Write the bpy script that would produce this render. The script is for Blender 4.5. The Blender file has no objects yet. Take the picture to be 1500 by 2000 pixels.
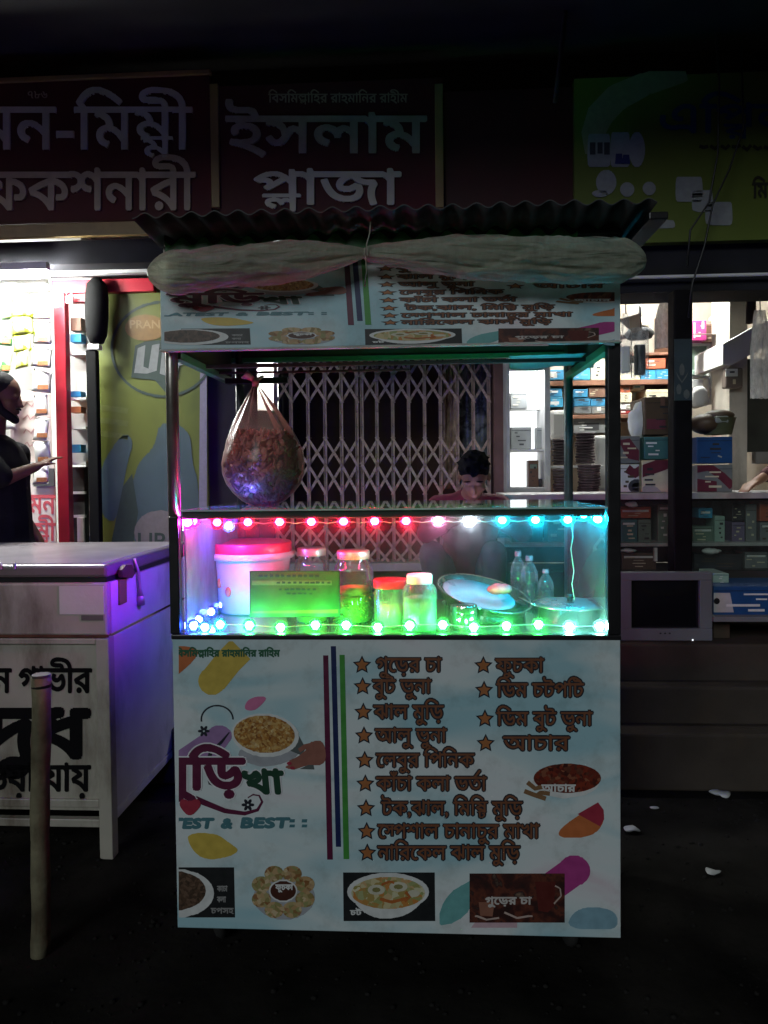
import bpy, bmesh, math, random
from math import radians as R, sin, cos, pi
from mathutils import Vector, Matrix, noise
random.seed(7)
S = bpy.context.scene
COL = S.collection

# ------------------------------------------------------------------ camera
CAM = Vector((0, 0, 1.43)); YAW = R(3.16); PIT = R(1.587); ROL = R(0.6); SH = -0.015; FPX = 1444.0
_f = Vector((-sin(YAW) * cos(PIT), cos(YAW) * cos(PIT), -sin(PIT)))
_r0 = _f.cross(Vector((0, 0, 1))).normalized(); _u0 = _r0.cross(_f)
_r = _r0 * cos(ROL) - _u0 * sin(ROL); _u = _u0 * cos(ROL) + _r0 * sin(ROL)
cd = bpy.data.cameras.new('camera'); cam = bpy.data.objects.new('camera', cd); COL.objects.link(cam)
cd.sensor_fit = 'VERTICAL'; cd.sensor_height = 36; cd.lens = FPX / 2000 * 36; cd.shift_y = SH
cd.clip_start = 0.05; cd.clip_end = 500
cam.matrix_world = Matrix(((_r.x, _u.x, -_f.x, 0), (_r.y, _u.y, -_f.y, 0), (_r.z, _u.z, -_f.z, CAM.z), (0, 0, 0, 1)))
S.camera = cam
# ------------------------------------------------------------------ night sky and street glow
W = bpy.data.worlds.new('World'); S.world = W; W.use_nodes = True
nt = W.node_tree; bg = nt.nodes['Background']; sk = nt.nodes.new('ShaderNodeTexSky')
SUN_EL, SUN_AZ = R(24), R(200)          # azimuth of the light source, clockwise from +Y
sk.sky_type = 'NISHITA'; sk.sun_disc = False; sk.sun_elevation = SUN_EL; sk.sun_rotation = SUN_AZ
nt.links.new(sk.outputs[0], bg.inputs[0]); bg.inputs[1].default_value = 0.0014
sl = bpy.data.lights.new('sun', 'SUN'); sl.energy = 0.66; sl.angle = R(22); sl.color = (.90, .98, 1)
so = bpy.data.objects.new('sun', sl); COL.objects.link(so)
sd = Vector((sin(SUN_AZ) * cos(SUN_EL), cos(SUN_AZ) * cos(SUN_EL), sin(SUN_EL)))
so.rotation_euler = sd.to_track_quat('Z', 'Y').to_euler()
S.view_settings.view_transform = 'Standard'; S.view_settings.look = 'None'
S.view_settings.exposure = 0; S.view_settings.gamma = 1; S.view_settings.use_curve_mapping = False
S.render.engine = 'CYCLES'
S.cycles.use_denoising = True; S.cycles.max_bounces = 10; S.cycles.transparent_max_bounces = 24
S.cycles.sample_clamp_indirect = 3.0; S.cycles.use_light_tree = True; S.cycles.caustics_reflective = False

def P(px, py, Y):
    """a point of the photograph (1500 x 2000) at the distance Y in front of the camera"""
    u = (px - 750) / FPX; v = (1000 - py) / FPX + SH * 2000 / FPX
    d = _f + _r * u + _u * v
    return CAM + d * (Y / d.y)
def ppm(Y): return FPX / Y

# ------------------------------------------------------------------ materials
MC = {}
def node(nt, t, **k):
    n = nt.nodes.new(t)
    for a, b in k.items(): setattr(n, a, b)
    return n
def mat(name, col, rough=.6, metal=0, var=.18, scale=9, bump=.15, bscale=None, emit=None, es=0, spec=.5, dirt=0, tr=0):
    if name in MC: return MC[name]
    m = bpy.data.materials.new(name); m.use_nodes = True; nt = m.node_tree; b = nt.nodes['Principled BSDF']; L = nt.links
    tc = node(nt, 'ShaderNodeTexCoord'); n = node(nt, 'ShaderNodeTexNoise'); n.inputs['Scale'].default_value = scale; n.inputs['Detail'].default_value = 6
    L.new(tc.outputs['Object'], n.inputs['Vector'])
    rp = node(nt, 'ShaderNodeValToRGB'); e = rp.color_ramp.elements
    e[0].position = .3; e[1].position = .7
    e[0].color = tuple(max(0, c * (1 - var)) for c in col) + (1,); e[1].color = tuple(min(1, c * (1 + var)) for c in col) + (1,)
    L.new(n.outputs['Fac'], rp.inputs[0]); src = rp.outputs[0]
    if dirt:
        n2 = node(nt, 'ShaderNodeTexNoise'); n2.inputs['Scale'].default_value = scale * .45; n2.inputs['Detail'].default_value = 9; n2.inputs['Roughness'].default_value = .7
        mp = node(nt, 'ShaderNodeMapping'); mp.inputs['Location'].default_value = (3.1, 7.7, 1.3); mp.inputs['Scale'].default_value = (1.6, 1, .5)
        L.new(tc.outputs['Object'], mp.inputs[0]); L.new(mp.outputs[0], n2.inputs['Vector'])
        r2 = node(nt, 'ShaderNodeValToRGB'); r2.color_ramp.elements[0].position = .5; r2.color_ramp.elements[1].position = .68
        L.new(n2.outputs['Fac'], r2.inputs[0])
        ml = node(nt, 'ShaderNodeMath', operation='MULTIPLY'); ml.inputs[1].default_value = dirt; L.new(r2.outputs[0], ml.inputs[0])
        mx = node(nt, 'ShaderNodeMix', data_type='RGBA'); mx.inputs['B'].default_value = (.09, .06, .035, 1)
        L.new(ml.outputs[0], mx.inputs['Factor']); L.new(src, mx.inputs['A']); src = mx.outputs['Result']
    L.new(src, b.inputs['Base Color'])
    b.inputs['Metallic'].default_value = metal; b.inputs['Specular IOR Level'].default_value = spec
    if tr: b.inputs['Transmission Weight'].default_value = tr
    mr = node(nt, 'ShaderNodeMapRange'); mr.inputs['To Min'].default_value = max(.03, rough - .1); mr.inputs['To Max'].default_value = min(1, rough + .12)
    L.new(n.outputs['Fac'], mr.inputs[0]); L.new(mr.outputs[0], b.inputs['Roughness'])
    if bump:
        bn = node(nt, 'ShaderNodeTexNoise'); bn.inputs['Scale'].default_value = bscale or scale * 6; bn.inputs['Detail'].default_value = 4
        L.new(tc.outputs['Object'], bn.inputs['Vector'])
        bp = node(nt, 'ShaderNodeBump'); bp.inputs['Strength'].default_value = bump; bp.inputs['Distance'].default_value = .004
        L.new(bn.outputs['Fac'], bp.inputs['Height']); L.new(bp.outputs[0], b.inputs['Normal'])
    if emit:
        b.inputs['Emission Color'].default_value = tuple(emit) + (1,); b.inputs['Emission Strength'].default_value = es
    MC[name] = m; return m
def flatm(name, col, rough=.45): return mat(name, col, rough, var=.1, scale=40, bump=0)
def blotch(name, cols, scale, stops=None, kind='VORONOI', rough=.45):
    """printed picture of food and the like: cells of several colours"""
    if name in MC: return MC[name]
    m = bpy.data.materials.new(name); m.use_nodes = True; nt = m.node_tree; b = nt.nodes['Principled BSDF']; L = nt.links
    tc = node(nt, 'ShaderNodeTexCoord')
    wn = node(nt, 'ShaderNodeTexNoise'); wn.inputs['Scale'].default_value = scale * .5
    L.new(tc.outputs['Object'], wn.inputs['Vector'])
    ad = node(nt, 'ShaderNodeVectorMath', operation='MULTIPLY_ADD'); ad.inputs[1].default_value = (1.6 / scale,) * 3
    L.new(wn.outputs['Color'], ad.inputs[0]); L.new(tc.outputs['Object'], ad.inputs[2])
    if kind == 'VORONOI':
        t = node(nt, 'ShaderNodeTexVoronoi'); t.inputs['Scale'].default_value = scale
        sp = node(nt, 'ShaderNodeSeparateColor'); L.new(t.outputs['Color'], sp.inputs[0]); fac = sp.outputs[0]
    else:
        t = node(nt, 'ShaderNodeTexNoise'); t.inputs['Scale'].default_value = scale; t.inputs['Detail'].default_value = 5; fac = t.outputs['Fac']
    L.new(ad.outputs[0], t.inputs['Vector'])
    rp = node(nt, 'ShaderNodeValToRGB'); cr = rp.color_ramp; n = len(cols)
    for i, c in enumerate(cols):
        p = stops[i] if stops else i / (n - 1)
        e = cr.elements[i] if i < 2 else cr.elements.new(p)
        e.position = p; e.color = tuple(c) + (1,)
    L.new(fac, rp.inputs[0]); L.new(rp.outputs[0], b.inputs['Base Color']); b.inputs['Roughness'].default_value = rough
    MC[name] = m; return m
def pane(name, tint=(1, 1, 1), dust=.05, rough=.02, gloss=1.0, dcol=(.8, .8, .8), lo=.35, bmp=0):
    """thin clear sheet: see-through, mirror at grazing angles, and a film of dust"""
    if name in MC: return MC[name]
    m = bpy.data.materials.new(name); m.use_nodes = True; nt = m.node_tree; L = nt.links; nt.nodes.remove(nt.nodes['Principled BSDF'])
    out = nt.nodes['Material Output']
    t = node(nt, 'ShaderNodeBsdfTransparent'); t.inputs[0].default_value = tuple(tint) + (1,)
    g = node(nt, 'ShaderNodeBsdfGlossy'); g.inputs['Roughness'].default_value = rough; g.inputs[0].default_value = (gloss,) * 3 + (1,)
    fr = node(nt, 'ShaderNodeFresnel'); fr.inputs[0].default_value = 1.45
    m1 = node(nt, 'ShaderNodeMixShader'); L.new(fr.outputs[0], m1.inputs[0]); L.new(t.outputs[0], m1.inputs[1]); L.new(g.outputs[0], m1.inputs[2])
    d = node(nt, 'ShaderNodeBsdfDiffuse'); d.inputs[0].default_value = tuple(dcol) + (1,)
    tl = node(nt, 'ShaderNodeBsdfTranslucent'); tl.inputs[0].default_value = tuple(dcol) + (1,)
    m2 = node(nt, 'ShaderNodeMixShader'); m2.inputs[0].default_value = .55; L.new(d.outputs[0], m2.inputs[1]); L.new(tl.outputs[0], m2.inputs[2])
    tc = node(nt, 'ShaderNodeTexCoord'); mp = node(nt, 'ShaderNodeMapping'); mp.inputs['Scale'].default_value = (1, 1, .35)
    n = node(nt, 'ShaderNodeTexNoise'); n.inputs['Scale'].default_value = 14; n.inputs['Detail'].default_value = 8; n.inputs['Roughness'].default_value = .75
    L.new(tc.outputs['Object'], mp.inputs[0]); L.new(mp.outputs[0], n.inputs['Vector'])
    mr = node(nt, 'ShaderNodeMapRange'); mr.inputs['From Min'].default_value = .35; mr.inputs['From Max'].default_value = .75
    mr.inputs['To Min'].default_value = min(1, dust * lo); mr.inputs['To Max'].default_value = dust * 1.9; L.new(n.outputs['Fac'], mr.inputs[0])
    m3 = node(nt, 'ShaderNodeMixShader'); L.new(mr.outputs[0], m3.inputs[0]); L.new(m1.outputs[0], m3.inputs[1]); L.new(m2.outputs[0], m3.inputs[2])
    if bmp:
        w = node(nt, 'ShaderNodeTexNoise'); w.inputs['Scale'].default_value = 9; w.inputs['Detail'].default_value = 7; w.inputs['Distortion'].default_value = 1.6; mq = node(nt, 'ShaderNodeMapping'); mq.inputs['Scale'].default_value = (.6, 2.2, 2.6)
        L.new(tc.outputs['Object'], mq.inputs[0]); L.new(mq.outputs[0], w.inputs['Vector']); bp = node(nt, 'ShaderNodeBump'); bp.inputs['Strength'].default_value = bmp; bp.inputs['Distance'].default_value = .02; L.new(w.outputs['Fac'], bp.inputs['Height'])
        for q in (g, d, tl): L.new(bp.outputs[0], q.inputs['Normal'])
    L.new(m3.outputs[0], out.inputs[0]); MC[name] = m; return m
def led(name, col, es):
    if name in MC: return MC[name]
    m = bpy.data.materials.new(name); m.use_nodes = True; nt = m.node_tree; b = nt.nodes['Principled BSDF']
    b.inputs['Base Color'].default_value = (.8, .8, .8, 1); b.inputs['Emission Color'].default_value = tuple(col) + (1,); b.inputs['Emission Strength'].default_value = es
    MC[name] = m; return m

# ------------------------------------------------------------------ mesh helpers
class MB:
    def __init__(s): s.v = []; s.f = []; s.sm = []
    def box(s, a, b, rot=None, piv=None):
        x0, y0, z0 = a; x1, y1, z1 = b; n = len(s.v)
        pts = [Vector(p) for p in ((x0, y0, z0), (x1, y0, z0), (x1, y1, z0), (x0, y1, z0), (x0, y0, z1), (x1, y0, z1), (x1, y1, z1), (x0, y1, z1))]
        if rot is not None:
            c = Vector(piv) if piv is not None else (Vector(a) + Vector(b)) / 2
            pts = [c + rot @ (p - c) for p in pts]
        s.v += pts
        s.f += [tuple(n + i for i in q) for q in ((0, 3, 2, 1), (4, 5, 6, 7), (0, 1, 5, 4), (1, 2, 6, 5), (2, 3, 7, 6), (3, 0, 4, 7))]; s.sm += [False] * 6
        return s
    def tube(s, pts, r, n=8, cap=True):
        pts = [Vector(p) for p in pts]; base = len(s.v); m = len(pts)
        rr = r if isinstance(r, (list, tuple)) else [r] * m
        ref = None
        for i, p in enumerate(pts):
            d = (pts[min(i + 1, m - 1)] - pts[max(i - 1, 0)]).normalized()
            if ref is None: ref = Vector((0, 0, 1)) if abs(d.z) < .9 else Vector((1, 0, 0))
            a = d.cross(ref).normalized(); b = a.cross(d).normalized(); ref = b
            for k in range(n):
                t = 2 * pi * k / n; s.v.append(p + (a * cos(t) + b * sin(t)) * rr[i])
        for i in range(m - 1):
            for k in range(n):
                k2 = (k + 1) % n; s.f.append((base + i * n + k, base + i * n + k2, base + (i + 1) * n + k2, base + (i + 1) * n + k)); s.sm.append(True)
        if cap:
            s.f.append(tuple(base + k for k in range(n))[::-1]); s.f.append(tuple(base + (m - 1) * n + k for k in range(n))); s.sm += [False, False]
        return s
    def lathe(s, prof, c, n=28, M=None, cap=False):
        base = len(s.v); c = Vector(c)
        for (r, z) in prof:
            for k in range(n):
                t = 2 * pi * k / n; p = Vector((r * cos(t), r * sin(t), z))
                if M is not None: p = M @ p
                s.v.append(c + p)
        for i in range(len(prof) - 1):
            for k in range(n):
                k2 = (k + 1) % n; s.f.append((base + i * n + k, base + i * n + k2, base + (i + 1) * n + k2, base + (i + 1) * n + k)); s.sm.append(True)
        return s
    def ell(s, c, rad, n=14, m=9, M=None):
        base = len(s.v); c = Vector(c)
        for i in range(m + 1):
            ph = pi * i / m
            for k in range(n):
                t = 2 * pi * k / n; p = Vector((rad[0] * sin(ph) * cos(t), rad[1] * sin(ph) * sin(t), -rad[2] * cos(ph)))
                if M is not None: p = M @ p
                s.v.append(c + p)
        for i in range(m):
            for k in range(n):
                k2 = (k + 1) % n; s.f.append((base + i * n + k, base + i * n + k2, base + (i + 1) * n + k2, base + (i + 1) * n + k)); s.sm.append(True)
        return s
    def poly(s, pts):
        n = len(s.v); s.v += [Vector(p) for p in pts]; s.f.append(tuple(range(n, n + len(pts)))); s.sm.append(False); return s
    def prism(s, pts, dv):
        """a flat outline given real thickness"""
        pts = [Vector(p) for p in pts]; dv = Vector(dv); n = len(s.v); k = len(pts)
        s.v += pts + [p + dv for p in pts]
        s.f += [tuple(range(n, n + k)), tuple(range(n + 2 * k - 1, n + k - 1, -1))]; s.sm += [False] * 2
        for i in range(k):
            j = (i + 1) % k; s.f.append((n + i, n + k + i, n + k + j, n + j)); s.sm.append(False)
        return s
def obj(name, mb, m, parent=None, bev=0, fix=True, kind=None):
    me = bpy.data.meshes.new(name); org = Vector((0, 0, 0))
    if mb.v and parent is None:
        xs = [v[0] for v in mb.v]; ys = [v[1] for v in mb.v]; zs = [v[2] for v in mb.v]
        org = Vector(((min(xs) + max(xs)) / 2, (min(ys) + max(ys)) / 2, min(zs)))
    off = org if parent is None else parent_world(parent)
    me.from_pydata([tuple(Vector(v) - off) for v in mb.v], [], mb.f)
    me.polygons.foreach_set('use_smooth', mb.sm)
    if fix:
        bm = bmesh.new(); bm.from_mesh(me); bmesh.ops.remove_doubles(bm, verts=bm.verts, dist=1e-6); bmesh.ops.recalc_face_normals(bm, faces=bm.faces); bm.to_mesh(me); bm.free()
    me.materials.append(m); me.update()
    o = bpy.data.objects.new(name, me); COL.objects.link(o)
    if parent is None: o.location = org
    else: o.parent = parent
    if bev:
        b = o.modifiers.new('b', 'BEVEL'); b.width = bev; b.segments = 2; b.limit_method = 'ANGLE'
    if kind: o['kind'] = kind
    return o
def parent_world(o):
    p = Vector(o.location)
    while o.parent: o = o.parent; p += Vector(o.location)
    return p
def tag(o, label, cat, group=None):
    o['label'] = label; o['category'] = cat
    if group: o['group'] = group
    return o
def thing(name, label, cat, loc, group=None):
    o = bpy.data.objects.new(name, None); COL.objects.link(o); o.location = loc; o.empty_display_size = .05
    return tag(o, label, cat, group)
def struct(name, mb, m, bev=0):
    o = obj(name, mb, m, None, bev); o['kind'] = 'structure'; return o
def share(src, parent, loc=(0, 0, 0), rot=None, mat_=None):
    """another piece with the same mesh data"""
    o = src.copy(); COL.objects.link(o); o.parent = parent; o.location = loc
    if rot is not None: o.rotation_euler = rot
    if mat_:
        o.data = src.data.copy(); o.data.materials[0] = mat_
    return o
def rect(px0, py0, px1, py1, Y):
    a = P((px0 + px1) / 2, py1, Y).z; b = P((px0 + px1) / 2, py0, Y).z
    x0 = P(px0, (py0 + py1) / 2, Y).x; x1 = P(px1, (py0 + py1) / 2, Y).x
    return x0, x1, a, b
def pbox(px0, py0, px1, py1, Y, d):
    x0, x1, z0, z1 = rect(px0, py0, px1, py1, Y); return (x0, Y, z0), (x1, Y + d, z1)

# ------------------------------------------------------------------ lettering (glyph outlines of Blender's own font, filled row by row)
GL = {}
def glyph(ch):
    if ch in GL: return GL[ch]
    if ch == ' ': GL[ch] = ([], .28); return GL[ch]
    def raw(s, fill='NONE'):
        c = bpy.data.curves.new('t', 'FONT'); c.body = s; c.size = 1; c.fill_mode = fill; c.resolution_u = 3
        o = bpy.data.objects.new('t', c); COL.objects.link(o); me = o.to_mesh()
        co = [(v.co.x, v.co.y) for v in me.vertices]; ed = [tuple(e.vertices) for e in me.edges]
        o.to_mesh_clear(); bpy.data.objects.remove(o); bpy.data.curves.remove(c); return co, ed
    co, ed = raw(ch); n = max(x for x, y in raw('ন')[0]); b = raw(ch + 'ন')[0]
    adv = max(x for x, y in b) - n
    nxt = {}
    L = []; seen = set(); adj = {}
    for a, c in ed: adj.setdefault(a, []).append(c); adj.setdefault(c, []).append(a)
    for s0 in range(len(co)):
        if s0 in seen or s0 not in adj: continue
        l = [s0]; seen.add(s0); cur = s0 + 1 if s0 + 1 in adj[s0] else adj[s0][0]
        while cur not in seen:
            seen.add(cur); l.append(cur); nn = [a for a in adj[cur] if a not in seen]
            if not nn: break
            cur = nn[0]
        if len(l) > 2: L.append([co[i] for i in l])
    GL[ch] = (L, adv); return GL[ch]
def layout(s):
    """loops of a line of text, x from 0; {a/b} stacks b under a, {a+b} sets a half form before b, {a^} puts a reph over a"""
    x = 0; out = []; i = 0
    def put(ch, sx=1, sy=1, dx=0, dy=0):
        L, adv = glyph(ch)
        for l in L: out.append([(x + dx + px * sx, dy + py * sy) for px, py in l])
        return adv * sx
    while i < len(s):
        if s[i] == '{':
            j = s.index('}', i); t = s[i + 1:j]; i = j + 1
            if t[1] == '/': a = put(t[0], 1, .78, 0, .135); put(t[2], .72, .5, a * .22, -.13); x += a
            elif t[1] == '+': x += put(t[0], .72, .8, 0, .12) - .05; x += put(t[2])
            elif t[1] == '^':
                a = put(t[0]); q = [(x + a * .45, .64), (x + a * .62, .66), (x + a * .95, .92), (x + a * .83, .95)]
                g = sum(sum(l[i - 1][0] * l[i][1] - l[i][0] * l[i - 1][1] for i in range(len(l))) for l in glyph('ন')[0])
                out.append(q if g > 0 else q[::-1]); x += a
        else: x += put(s[i]); i += 1
    return out, x
def fill_loops(loops, y0, y1, rows, clip=None):
    """non-zero winding fill as thin trapezoids"""
    E = []
    for l in loops:
        for k in range(len(l)):
            (xa, ya), (xb, yb) = l[k - 1], l[k]
            if ya == yb: continue
            w = 1 if yb > ya else -1
            if w < 0: xa, ya, xb, yb = xb, yb, xa, ya
            E.append((ya, yb, xa, (xb - xa) / (yb - ya), w))
    h = (y1 - y0) / rows; bk = [[] for _ in range(rows)]
    for e in E:
        a = max(0, int((e[0] - y0) / h - .5)); b = min(rows - 1, int((e[1] - y0) / h + .5))
        for r in range(a, b + 1): bk[r].append(e)
    Q = []
    for r in range(rows):
        ya = y0 + r * h; ym = ya + h / 2; yb = ya + h; X = []
        for e in bk[r]:
            if e[0] <= ym < e[1]:
                t0 = max(ya, e[0]); t1 = min(yb, e[1])
                X.append((e[2] + (ym - e[0]) * e[3], e[2] + (t0 - e[0]) * e[3], e[2] + (t1 - e[0]) * e[3], e[4]))
        X.sort(); w = 0; st = None
        for q in X:
            pw = w; w += q[3]
            if pw == 0 and w != 0: st = q
            elif w == 0 and pw != 0:
                a0, a1, b0, b1 = st[1], st[2], q[1], q[2]
                if clip:
                    if yb < clip[1] or ya > clip[3]: continue
                    a0, a1, b0, b1 = [min(max(t, clip[0]), clip[2]) for t in (a0, a1, b0, b1)]
                if b0 - a0 > 1e-6 or b1 - a1 > 1e-6: Q.append((a0, b0, b1, a1, ya, yb))
    return Q
HEAD = None
def text_quads(s, x0, x1, yh, yb, bold=0, rows=46, skew=0, clip=None, wave=None):
    """text fitted between x0..x1 with the head line at yh and the base line at yb (photo pixels, y down)"""
    L, wd = layout(s)
    xs = [p[0] for l in L for p in l]; a, b = min(xs), max(xs); k = (x1 - x0) / (b - a)
    hd = .62; ky = (yb - yh) / hd
    T = [[(x0 + (px - a) * k + skew * py * ky * 1, -(yb - py * ky)) for px, py in l] for l in L]
    if bold:
        T2 = []
        for q in range(8):
            dx, dy = bold * cos(q * pi / 4), bold * sin(q * pi / 4)
            T2 += [[(px + dx, py + dy) for px, py in l] for l in T]
        T = T2 + T
    ys = [p[1] for l in T for p in l]
    if not ys: return []
    c = (clip[0], -clip[3], clip[2], -clip[1]) if clip else None
    return [(q[0], q[1], q[2], q[3], -q[4], -q[5]) for q in fill_loops(T, min(ys), max(ys), rows, c)]
def shape_quads(loops, rows=30, clip=None):
    T = [[(x, -y) for x, y in l] for l in loops]; ys = [p[1] for l in T for p in l]
    T = [l if sum(l[i - 1][0] * l[i][1] - l[i][0] * l[i - 1][1] for i in range(len(l))) > 0 else l[::-1] for l in T]
    c = (clip[0], -clip[3], clip[2], -clip[1]) if clip else None
    return [(q[0], q[1], q[2], q[3], -q[4], -q[5]) for q in fill_loops(T, min(ys), max(ys), rows, c)]
def quads_obj(name, Q, fn, m, parent):
    mb = MB(); n = 0
    for (a, b, c, d, ya, yb) in Q:
        mb.v += [fn(a, ya), fn(b, ya), fn(c, yb), fn(d, yb)]; mb.f.append((n, n + 1, n + 2, n + 3)); mb.sm.append(False); n += 4
    return obj(name, mb, m, parent, fix=False)
def ring(cx, cy, rx, ry, n=24, a0=0, a1=2 * pi, rot=0):
    o = []
    for i in range(n if abs(a1 - a0 - 2 * pi) < 1e-6 else n + 1):
        t = a0 + (a1 - a0) * i / n; x, y = rx * cos(t), ry * sin(t)
        o.append((cx + x * cos(rot) - y * sin(rot), cy + x * sin(rot) + y * cos(rot)))
    return o
def stroke(pts, w):
    o = []; p = []
    for i, (x, y) in enumerate(pts):
        a = pts[max(0, i - 1)]; b = pts[min(len(pts) - 1, i + 1)]; dx, dy = b[0] - a[0], b[1] - a[1]; l = math.hypot(dx, dy) or 1
        ww = w(i / (len(pts) - 1)) if callable(w) else w
        o.append((x - dy / l * ww / 2, y + dx / l * ww / 2)); p.append((x + dy / l * ww / 2, y - dx / l * ww / 2))
    return o + p[::-1]
def smo(l, n=2):
    for _ in range(n): l = [q for i in range(len(l)) for q in ((l[i - 1][0] * .75 + l[i][0] * .25, l[i - 1][1] * .75 + l[i][1] * .25), (l[i - 1][0] * .25 + l[i][0] * .75, l[i - 1][1] * .25 + l[i][1] * .75))]
    return l
def star(cx, cy, r, k=.42):
    return [(cx + (r if i % 2 == 0 else r * k) * sin(i * pi / 5), cy - (r if i % 2 == 0 else r * k) * cos(i * pi / 5)) for i in range(10)]

# ================================================================== THE SETTING
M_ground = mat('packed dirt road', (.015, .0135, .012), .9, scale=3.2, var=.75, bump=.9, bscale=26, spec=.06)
M_conc = mat('old concrete', (.062, .050, .040), .9, scale=3, var=.3, bump=.5, bscale=40, dirt=.5, spec=.1)
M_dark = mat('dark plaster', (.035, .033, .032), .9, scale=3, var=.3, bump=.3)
M_plaster = mat('cream plaster', (.62, .55, .45), .8, scale=4, var=.12, bump=.25, dirt=.25)
M_white = mat('white paint', (.78, .77, .74), .6, scale=5, var=.06, bump=.1, dirt=.15)
M_red = mat('red painted steel', (.42, .012, .03), .4, scale=6, var=.2, bump=.1, dirt=.2)
M_black = mat('black enamel', (.014, .014, .016), .35, scale=10, var=.3, bump=.1)
M_matt = mat('matt black paint', (.006, .006, .006), .85, bump=.1, spec=.15)
M_steelb = mat('dark steel', (.05, .05, .055), .42, metal=.7, scale=12, var=.3, bump=.15)
M_rust = mat('worn steel tube', (.17, .155, .145), .42, metal=.5, scale=10, var=.4, bump=.2, dirt=.5)
M_wood = mat('brown shelf board', (.20, .09, .05), .6, scale=6, var=.3, bump=.2)

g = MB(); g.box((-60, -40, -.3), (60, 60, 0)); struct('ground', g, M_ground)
for k, (y0, z0, z1) in enumerate(((3.35, 0, .26), (3.50, .26, .43), (3.62, .43, .605))):
    b = MB(); b.box((-6, y0, z0 if k == 0 else z0 - .1), (6, 9 - k * .01, z1)); struct('step', b, M_conc, .012)

bld = thing('shop_building', 'dark two storey row of shops with a slab extended to keep its signs dim, behind the food cart', 'building', (0, 4.1, .605))
def bpart(name, a, b, m, bev=0): mb = MB(); mb.box(a, b); return obj(name, mb, m, bld, bev)
XL, XR = -5.5, 5.5
bpart('slab', (XL, 1.7, 3.80), (XR, 9, 3.98), M_dark)  # overhang drawn far out toward the street to block light on the signs
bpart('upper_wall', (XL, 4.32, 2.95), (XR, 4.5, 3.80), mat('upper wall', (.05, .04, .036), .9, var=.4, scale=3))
x0, x1, z0, z1 = rect(-40, 470, 310, 516, 4.05)
bpart('beam', (XL, 4.05, z0), (P(560, 500, 4.05).x, 4.32, z1), mat('grey beam', (.028, .028, .033), .8, var=.25, scale=4, spec=.15))
x0, x1, z0, z1 = rect(1130, 470, 1500, 570, 4.05)
bpart('beam', (P(560, 500, 4.05).x + .003, 4.05, z0), (XR, 4.32, z1), mat('grey beam', (.07, .07, .078)))
zb = P(1400, 538, 4.0).z; mb = MB(); mb.tube([(P(1130, 540, 4).x, 4.0, zb), (XR, 4.0, zb)], .009, 8); obj('conduit', mb, M_white, bld)
# pillars between the shops
def pil(name, a, b, Y, d, m, ztop=2.95): 
    xa = P(a, 930, Y).x; xb = P(b, 930, Y).x
    return bpart(name, (xa, Y, .605), (xb, Y + d, ztop), m)
pil('pillar', 403, 470, 4.52, .5, mat('violet grey wall', (.05, .04, .05), .8, var=.3, scale=4))
pil('pillar', 966, 995, 4.90, .25, mat('brown pillar', (.15, .075, .07), .75, var=.3, scale=6, bump=.4))
pil('partition', 978, 992, 5.16, 1.4, M_plaster)
pil('partition', 546, 552, 5.12, 1.9, M_dark)
pil('side_wall', 168, 189, 4.55, 1.6, M_white)
pil('side_wall', -170, -150, 4.55, 1.6, M_white)
bpart('rear_wall', (P(-170, 900, 5.6).x, 5.9, .605), (P(430, 900, 5.6).x, 6.0, 2.95), M_white)
bpart('rear_wall', (P(400, 900, 7.05).x, 7.05, .605), (P(548, 900, 7).x, 7.15, 2.95), M_white)
bpart('rear_wall', (P(553, 900, 5.62).x, 5.62, .605), (P(972, 900, 5.62).x, 5.7, 2.95), mat('maroon dark wall', (.055, .026, .02), .8, var=.4, scale=3))
bpart('rear_wall', (P(990, 900, 6.4).x, 6.4, .605), (XR, 6.5, 2.95), M_plaster)
bpart('side_wall', (P(1640, 900, 5).x, 4.6, .605), (P(1640, 900, 5).x + .1, 6.4, 2.95), M_plaster)
bpart('ceiling', (XL, 4.5, 2.95), (XR, 8, 3.0), M_white)
xa, xb, za, zb = rect(1408, 640, 1500, 716, 4.9)
mb = MB(); mb.prism([P(1412, 672, 4.9), P(1412, 712, 4.9), P(1430, 712, 4.9), P(1520, 664, 4.9), P(1520, 620, 4.9), P(1480, 634, 4.9)], (0, .5, 0)); obj('stair_beam', mb, M_white, bld)
pil('column', 1424, 1459, 5.0, .3, mat('chipped white column', (.6, .55, .47), .8, var=.15, scale=5, dirt=.5, bump=.4))
mb = MB(); a, b = pbox(1460, 700, 1580, 882, 5.15, .06); mb.box(a, b); obj('door_panel', mb, mat('dark green door', (.035, .04, .032), .5, var=.4, scale=5), bld)
mb = MB(); a, b = pbox(1476, 882, 1580, 905, 5.05, .06); mb.box(a, b); obj('floor_tiles', mb, mat('grey tile', (.25, .24, .22), .4, scale=6), bld)

# thin service pipe on the dark wall, top
mb = MB(); mb.tube([P(1084, 200, 3.9), P(1100, 60, 3.9), P(1108, -20, 3.9)], .012, 8)
tag(obj('service_pipe', mb, M_dark, None), 'thin dark pipe running up the black wall above the cart', 'pipe')

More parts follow.
